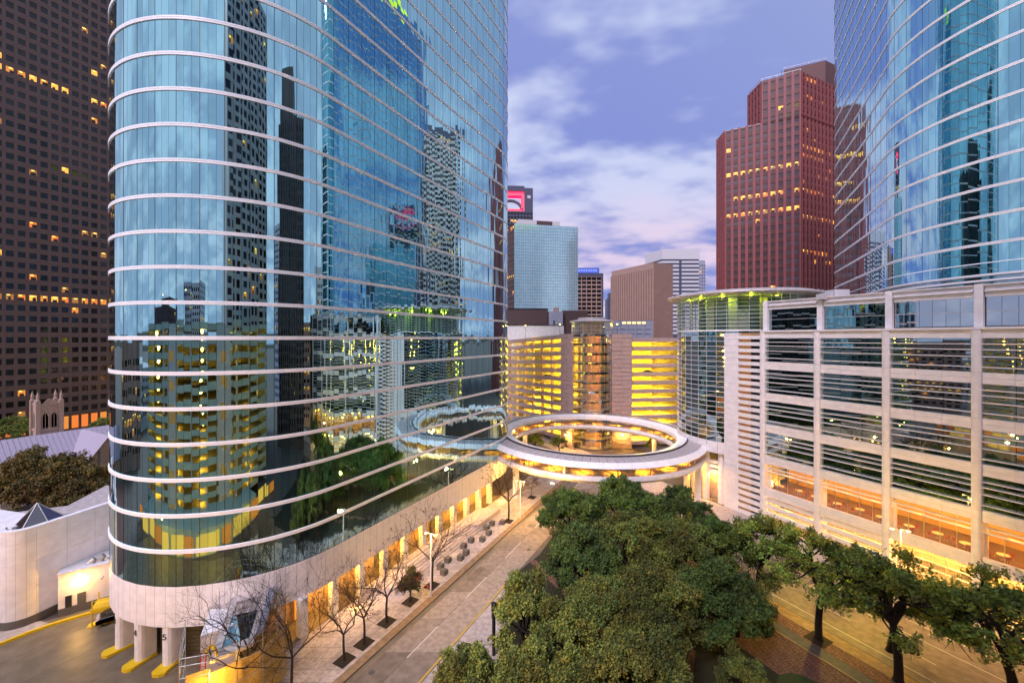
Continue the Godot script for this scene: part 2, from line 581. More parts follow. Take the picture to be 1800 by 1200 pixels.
func mirror_tower(root: Node3D, c1: Vector2, c2: Vector2, r: float, step: float, y_base: float, y_first: float, fh: float, floors: int, look: String, sd: int) -> void:
	var lp := loop_of(c1, c2, r, step)
	var pts: Array = lp[0]
	var nn: Array = lp[1]
	var n := pts.size()
	rng.seed = sd
	var y_top := y_first + fh * (floors - 1)
	# dark body behind the panes
	var st := tool()
	sweep(st, pts, nn, [Vector2(-0.12, y_base), Vector2(-0.12, y_top)], true)
	mi("core_wall", st, M.dark, root)
	st = tool()
	var poly := PackedVector2Array(pts)
	prism(st, poly, y_top - 0.3, y_top)
	mi("roof", st, M.roof_gravel, root)
	# panes
	var rest := [tool(), tool(), tool()]
	var singles := []
	for f in floors:
		var y0 := y_base if f == 0 else y_first + fh * (f - 1)
		var y1 := y_first + fh * f
		for i in n:
			var j := (i + 1) % n
			var a: Vector2 = pts[i]
			var b: Vector2 = pts[j]
			var ga := 0.035 if i % 3 == 0 else 0.012
			var gb := 0.035 if j % 3 == 0 else 0.012
			var e := (b - a).normalized()
			var fn := Vector2(e.y, -e.x)
			if fn.dot(nn[i]) < 0.0:
				fn = -fn
			var n0: Vector2 = (fn * 0.45 + nn[i] * 0.55).normalized()
			var n1: Vector2 = (fn * 0.45 + nn[j] * 0.55).normalized()
			var tx := rng.randfn(0.0, 0.0045)
			var ty := rng.randfn(0.0, 0.0045)
			var bx := rng.randfn(0.003, 0.004)
			var by := rng.randfn(0.004, 0.005)
			var e3 := p3(e, 0)
			var vn := []
			for q in [[n0, -1.0, -1.0], [n1, 1.0, -1.0], [n1, 1.0, 1.0], [n0, -1.0, 1.0]]:
				var base: Vector2 = q[0]
				vn.append((p3(base, 0) + e3 * (tx + bx * q[1]) + Vector3.UP * (ty + by * q[2])).normalized())
			var k := rng.randi_range(0, 2)
			var lone: bool = a.length() < 51.0 and nn[i].dot(-a.normalized()) > 0.35 and y0 < EYE + 12.0 and singles.size() < 300 and look == "mirror_blue"
			var t: SurfaceTool = tool() if lone else rest[k]
			quadn(t, p3(a + e * ga, y0 + 0.02), p3(b - e * gb, y0 + 0.02), p3(b - e * gb, y1 - 0.02), p3(a + e * ga, y1 - 0.02), vn[0], vn[1], vn[2], vn[3])
			if lone:
				singles.append([t, k])
	for s in singles:
		mi("pane", s[0], M["%s_%d" % [look, s[1]]], root)
	for k in 3:
		stuff(mi("pane_field", rest[k], M["%s_%d" % [look, k]], root))
	# thin dark mullion at every third joint
	st = tool()
	for i in range(0, n, 3):
		var e2 := Vector2(nn[i].y, -nn[i].x)
		fbox(st, pts[i], e2, nn[i], -0.025, 0.025, y_base, y_top, -0.05, 0.015)
	stuff(mi("mullion", st, M.dark_metal, root))
	# a double white rail at every floor
	for f in floors:
		var y := y_first + fh * f
		st = tool()
		sweep(st, pts, nn, [Vector2(-0.02, y + 0.025), Vector2(0.10, y + 0.025), Vector2(0.10, y + 0.20), Vector2(-0.02, y + 0.22)], true)
		sweep(st, pts, nn, [Vector2(-0.02, y - 0.22), Vector2(0.10, y - 0.20), Vector2(0.10, y - 0.025), Vector2(-0.02, y - 0.025)], true)
		sweep(st, pts, nn, [Vector2(0.03, y - 0.06), Vector2(0.03, y + 0.08)], true)
		mi("floor_rail", st, M.white_rail, root)

func left_tower() -> void:
	var c1 := Vector2(-37.5, 60.2)
	var c2 := Vector2(-17.1, 99.3)
	var t := thing("glass_tower", "tall round-ended blue mirror glass tower with white bands, filling the left of the picture", "tower", p3(c1, 0))
	mirror_tower(t, c1, c2, 16.0, 0.79, 9.2, EYE - 6 * 3.9, 3.9, 42, "mirror_blue", 77)
	# white skirt below the glass
	var lp := loop_of(c1, c2, 16.0, 2.36)
	var pts: Array = lp[0]
	var nn: Array = lp[1]
	var n := pts.size()
	var st := tool()
	sweep(st, pts, nn, [Vector2(-3.6, 4.75), Vector2(0.0, 4.75), Vector2(0.0, 9.2), Vector2(-0.2, 9.2)], true)
	mi("skirt_wall", st, M.joint, t)
	for i in n:
		var j := (i + 1) % n
		var a: Vector2 = pts[i]
		var b: Vector2 = pts[j]
		var e := (b - a).normalized()
		st = tool()
		for h in 2:
			var o0 := a.lerp(b, 0.5 * h) + e * 0.012
			var o1 := a.lerp(b, 0.5 * h + 0.5) - e * 0.012
			var m0: Vector2 = nn[i].lerp(nn[j], 0.5 * h).normalized()
			var m1: Vector2 = nn[i].lerp(nn[j], 0.5 * h + 0.5).normalized()
			sweep(st, [o0, o1], [m0, m1], [Vector2(-0.3, 4.72), Vector2(0.03, 4.72), Vector2(0.03, 9.12), Vector2(-0.1, 9.2)], false)
		mi("skirt_panel", st, M.white_panel, t)
	# set-back ground floor wall
	st = tool()
	sweep(st, pts, nn, [Vector2(-3.6, 0.0), Vector2(-3.6, 4.8)], true)
	mi("inner_wall", st, M.church_stone, t)
	# arcade columns on the straight side and at the nose
	var q0 := Vector2(-22.75, 53.85)
	for k in range(-1, 10):
		var o := q0 + Vector2(0.521, 1.0) * (3.6 + (k - 1) * 3.96)
		st = tool()
		fbox(st, o, U, NR, -0.95, 0.0, 0.1, 4.72, -0.9, -0.05)
		mi("column", st, M.white_panel, t)
		st = tool()
		fbox(st, o, U, NR, 0.6, 2.9, 0.3, 3.6, -3.62, -3.5)
		mi("door" if k == 5 else "shop_window", st, M.door_olive if k in [5, 2] else M.lit_2, t)
	# garage doors behind the numbered columns at the nose
	for ang in [-2.0, -1.735, -1.47, -1.2]:
		var d := Vector2(cos(ang), sin(ang))
		st = tool()
		fbox(st, c1 + d * 13.4, Vector2(-d.y, d.x), d, -1.45, 1.45, 0.02, 4.5, -0.6, 0.1)
		var g := mi("garage_door", st, M.door_olive, t)
		st = tool()
		for r in 9:
			fbox(st, c1 + d * 13.4, Vector2(-d.y, d.x), d, -1.4, 1.4, 0.3 + r * 0.46, 0.33 + r * 0.46, 0.1, 0.12)
		mi("door_rib", st, M.dark, g)
	# numbered columns with yellow kerb islands
	var nums := [[-2.15, "3", "leftmost"], [-1.86, "4", "middle"], [-1.615, "5", "rightmost"]]
	for c in nums:
		var d := Vector2(cos(c[0]), sin(c[0]))
		var e := Vector2(-d.y, d.x)
		var o: Vector2 = c1 + d * 15.6
		st = tool()
		var poly := PackedVector2Array()
		for i in 7:
			var a := -PI / 2 + PI * i / 6.0
			poly.append(o + d * (cos(a) * 0.55 - 0.3) + e * sin(a) * 0.6)
		poly.append(o - d * 1.5 + e * 0.6)
		poly.append(o - d * 1.5 - e * 0.6)
		prism(st, poly, 0.02, 4.73)
		var col := mi("numbered_column", st, M.white_panel, t)
		var tm := TextMesh.new()
		tm.text = c[1]
		tm.font_size = 64
		tm.pixel_size = 0.014
		tm.depth = 0.03
		tm.curve_step = 2.0
		var txt := MeshInstance3D.new()
		txt.name = "number"
		txt.mesh = tm
		txt.material_override = M.black
		col.add_child(txt, true)
		var at: Vector2 = o + d * 0.27
		txt.position = p3(at, 3.6)
		txt.rotation.y = atan2(d.x, -d.y)
		var isl := thing("kerb_island", "yellow concrete kerb island round the foot of the %s numbered column" % c[2], "kerb", p3(o, 0), "yellow islands at the numbered columns")
		st = tool()
		poly = PackedVector2Array()
		for q in [[1.35, 0.3], [1.35, -0.3], [1.05, -0.72], [-1.5, -0.72], [-1.5, 0.72], [1.05, 0.72]]:
			poly.append(o + d * q[0] + e * q[1])
		prism(st, poly, 0.012, 0.34)
		mi("island_block", st, M.yellow, isl)
	# ceiling fittings in the arcade
	for k in range(-1, 10):
		var o := q0 + Vector2(0.521, 1.0) * (3.6 + (k - 1) * 3.96) + U * 1.6 - NR * 1.3
		st = tool()
		lathe(st, o, [Vector2(0.0, 4.70), Vector2(0.22, 4.70), Vector2(0.22, 4.75)], 10)
		tag(mi("ceiling_light", st, M.bulb), "round warm ceiling light in the arcade, " + ["hidden behind the bare tree at the scaffold end", "in the bay next to the scaffold", "second bay from the scaffold", "third bay from the scaffold", "fourth bay from the scaffold", "at the foot of the stone steps", "above the dark door by the steps", "at the far end of the steps", "third bay from the ring", "second bay from the ring", "in the bay beside the ring skywalk"][k + 1], "light", "arcade ceiling lights")
		omni(p3(o, 4.55), WARM, 12.0, 0.2)
	for k in range(0, 10):
		var o := q0 + Vector2(0.521, 1.0) * (3.6 + (k - 1) * 3.96) + U * 1.6 + NR * 1.5
		st = tool()
		lathe(st, o, [Vector2(0.14, 0.13), Vector2(0.14, 0.16), Vector2(0.0, 0.165)], 10)
		tag(mi("ground_light", st, M.bulb), "small round light set in the pavement before the arcade, " + ["at the scaffold", "first past the scaffold", "second past the scaffold", "third past the scaffold", "just before the steps", "at the foot of the steps", "opposite the dark door", "just past the steps", "second from the ring", "nearest the ring"][k], "light", "ground lights before the arcade")
		omni(p3(o, 0.35), WARM, 1.5, 0.12)
	# uplights in the pavement edge
	omni(p3(c1 + Vector2(cos(-1.6), sin(-1.6)) * 14.4, 4.4), WARM, 5.0, 0.2)

func right_tower() -> void:
	var c1 := Vector2(86.2, 64.5)
	var c2 := Vector2(103.0, 96.8)
	var t := thing("glass_tower", "tall curved pale mirror glass tower rising behind the white podium on the right", "tower", p3(c1, 0))
	mirror_tower(t, c1, c2, 20.0, 0.98, EYE + 9.1, EYE + 13.4, 4.0, 31, "mirror_pale", 78)
	var lp := loop_of(c1, c2, 20.0, 2.0)
	var st := tool()
	for y in [EYE + 9.1, EYE + 8.3]:
		sweep(st, lp[0], lp[1], [Vector2(-1.5, y - 0.3), Vector2(0.5, y - 0.25), Vector2(0.5, y), Vector2(-0.1, y)], true)
	mi("base_rail", st, M.white_rail, t)
	st = tool()
	sweep(st, lp[0], lp[1], [Vector2(0.1, EYE + 10.6), Vector2(0.2, EYE + 10.65), Vector2(0.1, EYE + 10.75)], true)
	mi("thin_rail", st, M.white_rail, t)
	st = tool()
	sweep(st, lp[0], lp[1], [Vector2(-0.4, EYE + 2.0), Vector2(-0.4, EYE + 8.9)], true)
	mi("base_glass", st, M.mirror_teal, t)
	st = tool()
	var top := EYE + 13.4 + 30 * 4.0
	lathe(st, c2 - U * 4.0, [Vector2(15.0, top), Vector2(15.0, top + 9.0), Vector2(14.0, top + 9.0)], 40)
	mi("crown_drum", st, M.mirror_pale_1, t)
	st = tool()
	for k in 7:
		lathe(st, c2 - U * 4.0, [Vector2(15.05, top + 0.5 + k * 1.3), Vector2(15.4, top + 0.5 + k * 1.3), Vector2(15.4, top + 1.1 + k * 1.3), Vector2(15.05, top + 1.1 + k * 1.3)], 40)
	mi("crown_light", st, M.crown_yellow, t)

# ---------- white podium with its glass drum, on the right ----------
const F0 := Vector2(49.6, 79.8)
const BAY := 9.5
const ROW := 6.15

func podium() -> void:
	var t := thing("podium_building", "long white panelled podium building with banded glass rows, below the right tower", "building", p3(F0, 0))
	var y0 := EYE + 1.4
	# bulk
	var st := tool()
	var far := F0
	prism(st, PackedVector2Array([F0 - UB * 7.0 - NB * 1.4, F0 + UB * 62.0 - NB * 1.4, F0 + UB * 62.0 - NB * 52.0, F0 - UB * 20.0 - NB * 52.0, F0 - UB * 20.0 - NB * 16.0, F0 - UB * 7.0 - NB * 16.0]), 11.72, y0 - 0.2)
	mi("core_wall", st, M.dark, t)
	st = tool()
	prism(st, PackedVector2Array([F0 - UB * 0.5 - NB * 2.4, F0 + UB * 62.0 - NB * 2.4, F0 + UB * 62.0 - NB * 45.0, F0 - UB * 0.5 - NB * 45.0]), y0 - 0.2, EYE + 6.6)
	mi("upper_core_wall", st, M.dark, t)
	st = tool()
	prism(st, PackedVector2Array([F0 - UB * 0.3 - NB * 1.6, F0 + UB * 62.0 - NB * 1.6, F0 + UB * 62.0 - NB * 46.0, F0 - UB * 0.3 - NB * 46.0]), EYE + 6.62, EYE + 6.8)
	mi("roof", st, M.roof_gravel, t)
	# rows of glass and white spandrels
	var frieze := tool()
	fbox(frieze, F0, UB, NB, -0.4, 62.0, EYE + 0.0, y0 - 0.25, -1.2, 0.0)
	fbox(frieze, F0, UB, NB, -0.4, 62.0, y0 - 0.22, y0 + 0.1, -2.6, 0.35)
	mi("cornice", frieze, M.white_panel, t)
	rng.seed = 31
	for k in 6:
		var s0 := k * BAY + 0.5
		var s1 := (k + 1) * BAY - 0.5
		for r in 4:
			var yt := EYE - r * ROW
			# three mirror panes per row
			for q in 3:
				var a := lerpf(s0, s1, q / 3.0) + 0.03
				var b := lerpf(s0, s1, (q + 1) / 3.0) - 0.03
				for v in 3:
					var ya: float = [yt - 4.6, yt - 2.6, yt - 1.0][v]
					var yb: float = [yt - 2.6, yt - 1.0, yt][v]
					st = tool()
					var vn := []
					var tx := rng.randfn(0.0, 0.004)
					var ty := rng.randfn(0.0, 0.004)
					for z in [[-1, -1], [1, -1], [1, 1], [-1, 1]]:
						vn.append((p3(NB, 0) + p3(UB, 0) * (tx + 0.004 * z[0]) + Vector3.UP * (ty + 0.006 * z[1])).normalized())
					var o := F0 - NB * 0.42
					quadn(st, p3(o + UB * a, ya + 0.02), p3(o + UB * b, ya + 0.02), p3(o + UB * b, yb - 0.02), p3(o + UB * a, yb - 0.02), vn[0], vn[1], vn[2], vn[3])
					mi("pane", st, M.mirror_teal, t)
			for y in [0.80, 1.55, 2.5, 3.9]:
				st = tool()
				fbox(st, F0, UB, NB, s0 - 0.12, s1 + 0.12, yt - y - 0.05, yt - y + 0.05, -0.16, 0.10)
				mi("sunshade_blade", st, M.white_fin, t)
			for q in 3:
				var a := lerpf(s0, s1, q / 3.0) + 0.012
				var b := lerpf(s0, s1, (q + 1) / 3.0) - 0.012
				for h in 2:
					st = tool()
					fbox(st, F0, UB, NB, a, b, yt - 4.6 - 0.775 * (h + 1) + 0.015, yt - 4.6 - 0.775 * h - 0.015, -1.0, -0.02)
					mi("spandrel_panel", st, M.white_panel, t)
		# upper storey
		for q in 6:
			var a := lerpf(s0, s1, q / 6.0) + 0.02
			var b := lerpf(s0, s1, (q + 1) / 6.0) - 0.02
			for v in 2:
				st = tool()
				var tx := rng.randfn(0.0, 0.003)
				var ty := rng.randfn(0.0, 0.004)
				var nn := (p3(NB, 0) + p3(UB, 0) * tx + Vector3.UP * ty).normalized()
				var o := F0 - NB * 1.5
				var ya: float = [EYE + 1.65, EYE + 3.65][v]
				quadn(st, p3(o + UB * a, ya), p3(o + UB * b, ya), p3(o + UB * b, ya + 1.95), p3(o + UB * a, ya + 1.95), nn, nn, nn, nn)
				mi("upper_pane", st, M.mirror_clear if k > 1 else M.mirror_teal, t)
		st = tool()
		fbox(st, F0 - NB * 1.0, UB, NB, s0, s1, EYE + 3.58, EYE + 3.66, -0.6, -0.4)
		mi("window_rail", st, M.silver, t)
		for q in 2:
			st = tool()
			var a := lerpf(s0, s1, q / 2.0) + 0.01
			var b := lerpf(s0, s1, (q + 1) / 2.0) - 0.01
			fbox(st, F0 - NB * 1.0, UB, NB, a, b, EYE + 5.6, EYE + 6.25, -1.0, -0.1)
			fbox(st, F0 - NB * 1.0, UB, NB, a, b, EYE + 6.28, EYE + 6.42, -1.0, 0.25)
			fbox(st, F0 - NB * 1.0, UB, NB, a, b, EYE + 6.45, EYE + 7.05, -1.0, -0.05)
			fbox(st, F0 - NB * 1.0, UB, NB, a, b, EYE + 7.08, EYE + 7.24, -1.2, 0.3)
			mi("parapet_panel", st, M.white_panel, t)
	# round-fronted columns
	for k in range(0, 7):
		st = tool()
		var o := F0 + UB * (k * BAY)
		var pl := PackedVector2Array([o + UB * 0.48, o + UB * 0.46 + NB * 0.22, o + UB * 0.25 + NB * 0.38, o + NB * 0.42, o - UB * 0.25 + NB * 0.38, o - UB * 0.46 + NB * 0.22, o - UB * 0.48, o - UB * 0.48 - NB * 1.2, o + UB * 0.48 - NB * 1.2])
		for h in 5:
			prism(st, pl, EYE - h * ROW - 4.6 + 0.02 if h < 4 else 0.1, (EYE - (h - 1) * ROW - 4.6 if h > 0 else EYE + 1.12) - 0.02)
		mi("column", st, M.white_panel, t)
		st = tool()
		var o2 := o - NB * 0.95
		prism(st, PackedVector2Array([o2 + UB * 0.42 - NB * 0.6, o2 + UB * 0.42 + NB * 0.2, o2 - UB * 0.42 + NB * 0.2, o2 - UB * 0.42 - NB * 0.6]), y0 + 0.1, EYE + 7.35)
		mi("upper_column", st, M.white_panel, t)
		st = tool()
		lathe(st, o - NB * 1.5, [Vector2(0.75, 0.1), Vector2(0.75, 11.2)], 20)
		mi("lower_column", st, M.white_panel, t)
	# restaurant storey (set back, lit) and the lit lobby below it
	var yr := EYE - 3 * ROW - 4.6 - 1.55       # underside of the lowest spandrel: 11.8
	st = tool()
	fbox(st, F0, UB, NB, 0.0, 62.0, 6.2, 6.5, -9.0, -0.3)
	mi("restaurant_floor", st, M.dark_wood, t)
	st = tool()
	fbox(st, F0, UB, NB, 0.0, 62.0, 6.5, yr, -9.4, -9.0)
	mi("restaurant_back_wall", st, M.table_top, t)
	st = tool()
	fbox(st, F0, UB, NB, 0.0, 62.0, yr - 0.32, yr - 0.12, -9.0, -1.2)
	mi("restaurant_ceiling", st, M.church_stone, t)
	st = tool()
	fbox(st, F0, UB, NB, -0.4, 62.0, 0.13, 6.2, -9.6, -9.2)
	mi("lobby_back_wall", st, M.church_stone, t)
	for k in 6:
		var s0 := k * BAY + 0.5
		var s1 := (k + 1) * BAY - 0.5
		for h in 2:
			for q in 3:
				st = tool()
				var a := lerpf(s0, s1, q / 3.0) + 0.012
				var b := lerpf(s0, s1, (q + 1) / 3.0) - 0.012
				fbox(st, F0, UB, NB, a, b, 5.35 + 0.85 * h, 6.18 + 0.85 * h, -0.5, -0.05)
				mi("balcony_panel", st, M.white_panel, t)
		for y in [10.3, 11.0]:
			st = tool()
			fbox(st, F0, UB, NB, s0 - 0.1, s1 + 0.1, y - 0.08, y + 0.08, -0.8, -0.3)
			mi("sunshade_blade", st, M.white_fin, t)
		for q in 5:
			var a := lerpf(s0, s1, q / 5.0)
			var b := lerpf(s0, s1, (q + 1) / 5.0)
			st = tool()
			fbox(st, F0, UB, NB, a + 0.03, b - 0.03, 6.9, yr - 0.35, -1.32, -1.31)
			mi("restaurant_pane", st, M.clear_glass, t)
			st = tool()
			fbox(st, F0, UB, NB, a - 0.04, a + 0.04, 6.6, yr - 0.3, -1.4, -1.25)
			mi("window_post", st, M.steel, t)
		# lobby glazing
		for q in 6:
			var a := lerpf(s0, s1, q / 6.0)
			var b := lerpf(s0, s1, (q + 1) / 6.0)
			st = tool()
			fbox(st, F0, UB, NB, a + 0.03, b - 0.03, 0.2, 5.3, -1.62, -1.61)
			mi("lobby_pane", st, M.clear_glass, t)
			st = tool()
			fbox(st, F0, UB, NB, a - 0.035, a + 0.035, 0.13, 5.3, -1.68, -1.55)
			mi("lobby_post", st, M.steel, t)
		for y in [1.2, 2.3, 3.4, 4.4]:
			st = tool()
			fbox(st, F0, UB, NB, s0, s1, y - 0.035, y + 0.035, -1.66, -1.5)
			mi("lobby_rail", st, M.white_rail, t)
		if k < 2:
			for y in [1.6, 3.0, 4.3]:
				st = tool()
				fbox(st, F0, UB, NB, s0 - 0.2, s1 + 0.2, y, y + 0.75, -0.9, -0.4)
				mi("louvre_beam", st, M.white_panel, t)
		for q in 2:
			var s := lerpf(s0, s1, 0.25 + 0.5 * q)
			st = tool()
			fbox(st, F0, UB, NB, s - 1.3, s + 1.3, yr - 0.42, yr - 0.34, -2.9, -2.6)
			fbox(st, F0, UB, NB, s - 1.3, s + 1.3, yr - 0.42, yr - 0.34, -5.9, -5.6)
			mi("ceiling_light", st, M.strip, t)
			omni(p3(F0 + UB * s - NB * 4.2, yr - 0.6), AMBER, 8.0, 0.6)
			st = tool()
			fbox(st, F0, UB, NB, s - 1.6, s + 1.6, 5.0, 5.1, -4.6, -3.6)
			mi("ceiling_light", st, M.strip, t)
			omni(p3(F0 + UB * s - NB * 4.0, 4.6), WARM, 46.0 if k > 1 else 14.0, 0.6)
	# restaurant tables with red chairs
	var names := ["first", "second", "third", "fourth"]
	var spots := ["left end", "middle", "right end"]
	for k in 4:
		for q in 3:
			var at := F0 + UB * (k * BAY + 1.7 + q * 3.0) - NB * (3.0 + 0.6 * (q % 2))
			var tb := thing("restaurant_table", "lit restaurant table at the %s of the %s glazed bay from the ring" % [spots[q], names[k]], "table", p3(at, 6.5), "restaurant tables")
			st = tool()
			lathe(st, at, [Vector2(0.0, 7.25), Vector2(0.62, 7.25), Vector2(0.62, 7.2), Vector2(0.0, 7.19)], 14)
			mi("tabletop", st, M.white_fin, tb)
			st = tool()
			lathe(st, at, [Vector2(0.28, 6.5), Vector2(0.05, 6.56), Vector2(0.05, 7.2)], 8)
			mi("pedestal", st, M.steel, tb)
			for z in 3:
				var dd := Vector2(cos(z * 2.1 + q), sin(z * 2.1 + q))
				var cp := at + dd * 1.0
				var ch := thing("chair", "red chair %s the table at the %s of the %s restaurant bay" % [["right of", "behind", "in front of"][z], spots[q], names[k]], "chair", p3(cp, 6.5), "red restaurant chairs")
				st = tool()
				fbox(st, cp, Vector2(-dd.y, dd.x), dd, -0.24, 0.24, 6.93, 6.99, -0.24, 0.22)
				mi("seat", st, M.red_chair, ch)
				st = tool()
				fbox(st, cp, Vector2(-dd.y, dd.x), dd, -0.24, 0.24, 6.99, 7.45, 0.2, 0.25)
				mi("backrest", st, M.red_chair, ch)
				for l in [[-1, -1], [1, -1], [1, 1], [-1, 1]]:
					st = tool()
					tube(st, p3(cp + Vector2(l[0], l[1]) * 0.2, 6.5), p3(cp + Vector2(l[0], l[1]) * 0.18, 6.94), 0.02, 0.02, 4)
					mi("leg", st, M.steel, ch)
	# plain tiled wall and slotted stair at the left end
	for r in 28:
		st = tool()
		fbox(st, F0, UB, NB, -8.25, -5.15, 0.1 + r * 1.335 + 0.015, 0.1 + (r + 1) * 1.335 - 0.015, -1.4, -0.02)
		mi("wall_panel", st, M.white_panel, t)
		st = tool()
		fbox(st, F0, UB, NB, -5.12, -0.5, 0.1 + r * 1.335 + 0.03, 0.1 + r * 1.335 + 0.76, -0.5, -0.03)
		mi("stair_slat", st, M.white_panel, t)
	for q in 2:
		st = tool()
		fbox(st, F0, UB, NB, -5.1 + q * 2.3, -2.85 + q * 2.3, 0.2, EYE + 0.6, -0.72, -0.7)
		mi("stair_glass", st, M.window_dark if q else M.lit_soft, t)
	st = tool()
	fbox(st, F0, UB, NB, -5.1, -0.5, 0.2, EYE + 1.0, -1.1, -0.9)
	mi("stair_wall", st, M.wood_orange, t)
	# roof plant
	var u := thing("rooftop_unit", "white louvred air handling unit on the podium roof beside the red tower", "roof unit", p3(Vector2(58.0, 70.0), EYE + 6.8))
	st = tool()
	fbox(st, Vector2(54.8, 70.5), Vector2(1, 0), Vector2(0, -1), 1.6, 4.2, EYE + 6.8, EYE + 8.5, -2.0, 0.0)
	mi("casing", st, M.pale_grey, u)
	for i in 9:
		st = tool()
		fbox(st, Vector2(54.8, 70.5), Vector2(1, 0), Vector2(0, -1), -0.8 + i * 0.26, -0.66 + i * 0.26, EYE + 6.8, EYE + 7.7 + 0.06 * i, -1.2, -0.1)
		mi("louvre", st, M.pale_grey, u)

func drum() -> void:
	var c := Vector2(55.0, 97.7)
	var t := thing("glass_drum", "round glass drum with disc roof and green lit top storey, ending the podium", "building", p3(c, 11.0))
	var r := 13.8
	var a0 := 2.2
	var a1 := 5.25
	var nseg := 20
	# inside: floors and a core
	var st := tool()
	lathe(st, c, [Vector2(8.0, 0.0), Vector2(8.0, EYE + 9.0)], 32)
	mi("core_wall", st, M.dark, t)
	for k in 5:
		st = tool()
		lathe(st, c, [Vector2(7.5, EYE - 22.6 + k * 5.6), Vector2(r - 0.5, EYE - 22.6 + k * 5.6), Vector2(r - 0.5, EYE - 22.1 + k * 5.6), Vector2(7.5, EYE - 22.1 + k * 5.6)], 40)
		mi("floor_slab", st, M.grey_panel, t)
	rng.seed = 12
	# curtain wall: 36 columns, 26 rows of panes, horizontal and vertical rails
	var dirs := arc(c, a0, a1, nseg)
	for lv in 2:
		var yb: float = [EYE - 22.7, EYE + 1.75][lv]
		var yt: float = [EYE + 1.5, EYE + 9.3][lv]
		var rows: int = [22, 9][lv]
		var fields := [tool(), tool()]
		for i in nseg:
			for k in rows:
				var y0 := lerpf(yb, yt, float(k) / rows)
				var y1 := lerpf(yb, yt, float(k + 1) / rows)
				var dm: Vector2 = (dirs[i] + dirs[i + 1]).normalized()
				var tx := rng.randfn(0.0, 0.006)
				var ty := rng.randfn(0.0, 0.006)
				var nm := (p3(dm, 0) + p3(Vector2(-dm.y, dm.x), 0) * tx + Vector3.UP * ty).normalized()
				var f := 1 if lv == 1 else 0
				var o0: Vector2 = c + dirs[i] * r
				var o1: Vector2 = c + dirs[i + 1] * r
				quadn(fields[f], p3(o0, y0), p3(o1, y0), p3(o1, y1), p3(o0, y1), nm, nm, nm, nm)
		stuff(mi("pane_field", fields[lv], M.drum_glass if lv else M.mirror_teal, t))
		for k in rows + 1:
			var y := lerpf(yb, yt, float(k) / rows)
			st = tool()
			lathe(st, c, [Vector2(r - 0.1, y - 0.035), Vector2(r + (0.22 if lv else 0.10), y - 0.035), Vector2(r + (0.22 if lv else 0.10), y + 0.035), Vector2(r - 0.1, y + 0.035)], 40, a0, a1)
			mi("glazing_rail", st, M.white_fin, t)
		for i in nseg + 1:
			st = tool()
			var d: Vector2 = dirs[i]
			fbox(st, c + d * r, Vector2(-d.y, d.x), d, -0.035, 0.035, yb, yt, -0.05, 0.06)
			mi("glazing_post", st, M.silver, t)
	# white skirt and columns below
	for i in 18:
		st = tool()
		var b0 := lerpf(a0, a1, i / 18.0) + 0.002
		var b1 := lerpf(a0, a1, (i + 1) / 18.0) - 0.002
		lathe(st, c, [Vector2(r - 1.0, EYE - 25.2), Vector2(r + 0.05, EYE - 25.2), Vector2(r + 0.05, EYE - 22.75), Vector2(r - 0.2, EYE - 22.72)], 3, b0, b1)
		mi("skirt_panel", st, M.white_panel, t)
	st = tool()
	lathe(st, c, [Vector2(r - 0.3, EYE + 1.5), Vector2(r + 0.25, EYE + 1.5), Vector2(r + 0.25, EYE + 1.75), Vector2(r - 0.3, EYE + 1.75)], 48)
	mi("cornice", st, M.white_fin, t)
	for k in 7:
		var a := 3.05 + k * 0.29
		st = tool()
		lathe(st, c + Vector2(cos(a), sin(a)) * (r - 1.6), [Vector2(0.75, 0.0), Vector2(0.75, EYE - 25.0)], 20)
		mi("column", st, M.white_panel, t)
	for k in 3:
		st = tool()
		lathe(st, c, [Vector2(r - 2.6, 6.2 + k * 1.05), Vector2(r - 1.9, 6.2 + k * 1.05), Vector2(r - 1.9, 6.9 + k * 1.05), Vector2(r - 2.6, 6.9 + k * 1.05)], 24, 3.0, 5.0)
		mi("louvre_beam", st, M.white_panel, t)
	st = tool()
	lathe(st, c, [Vector2(r - 3.4, 0.1), Vector2(r - 3.4, 6.0)], 24, 3.0, 5.0)
	mi("entrance_wall", st, M.church_stone, t)
	# disc roof
	st = tool()
	var y := EYE + 9.2
	var prof := [Vector2(0.0, y + 1.6), Vector2(14.5, y + 1.25), Vector2(16.3, y + 0.75), Vector2(16.45, y + 0.45), Vector2(16.2, y + 0.25), Vector2(13.0, y + 0.1), Vector2(0.0, y + 0.1)]
	lathe(st, Vector2(55.2, 97.5), prof, 72)
	mi("disc_roof", st, M.zinc, t)
	st = tool()
	for i in 48:
		var a := TAU * i / 48.0
		var d := Vector2(cos(a), sin(a))
		fbox(st, Vector2(55.2, 97.5) + d * 15.0, Vector2(-d.y, d.x), d, -0.03, 0.03, y + 0.3, y + 0.9, 1.2, 1.42)
	stuff(mi("roof_rib", st, M.silver, t))
	for k in 5:
		var a := 2.9 + k * 0.5
		var at := c + Vector2(cos(a), sin(a)) * 11.0
		st = tool()
		lathe(st, at, [Vector2(0.0, EYE + 9.05), Vector2(0.3, EYE + 9.05), Vector2(0.3, EYE + 9.2)], 10)
		mi("ceiling_light", st, M.lit_strip, t)
		omni(p3(at, EYE + 8.4), Color(0.86, 1.0, 0.16), 4.5, 0.4)
	for k in 30:
		st = tool()
		var b0 := TAU * k / 30.0
		lathe(st, c, [Vector2(8.2 + 1.5 * (k % 3), EYE + 1.8), Vector2(8.2 + 1.5 * (k % 3), EYE + (9.0 if k % 4 else 6.0))], 2, b0, b0 + TAU / 30.0 - 0.03)
		mi("inner_screen", st, M[["pale_grey", "dark", "garage_inside", "dark", "pale_grey"][k % 5]], t)
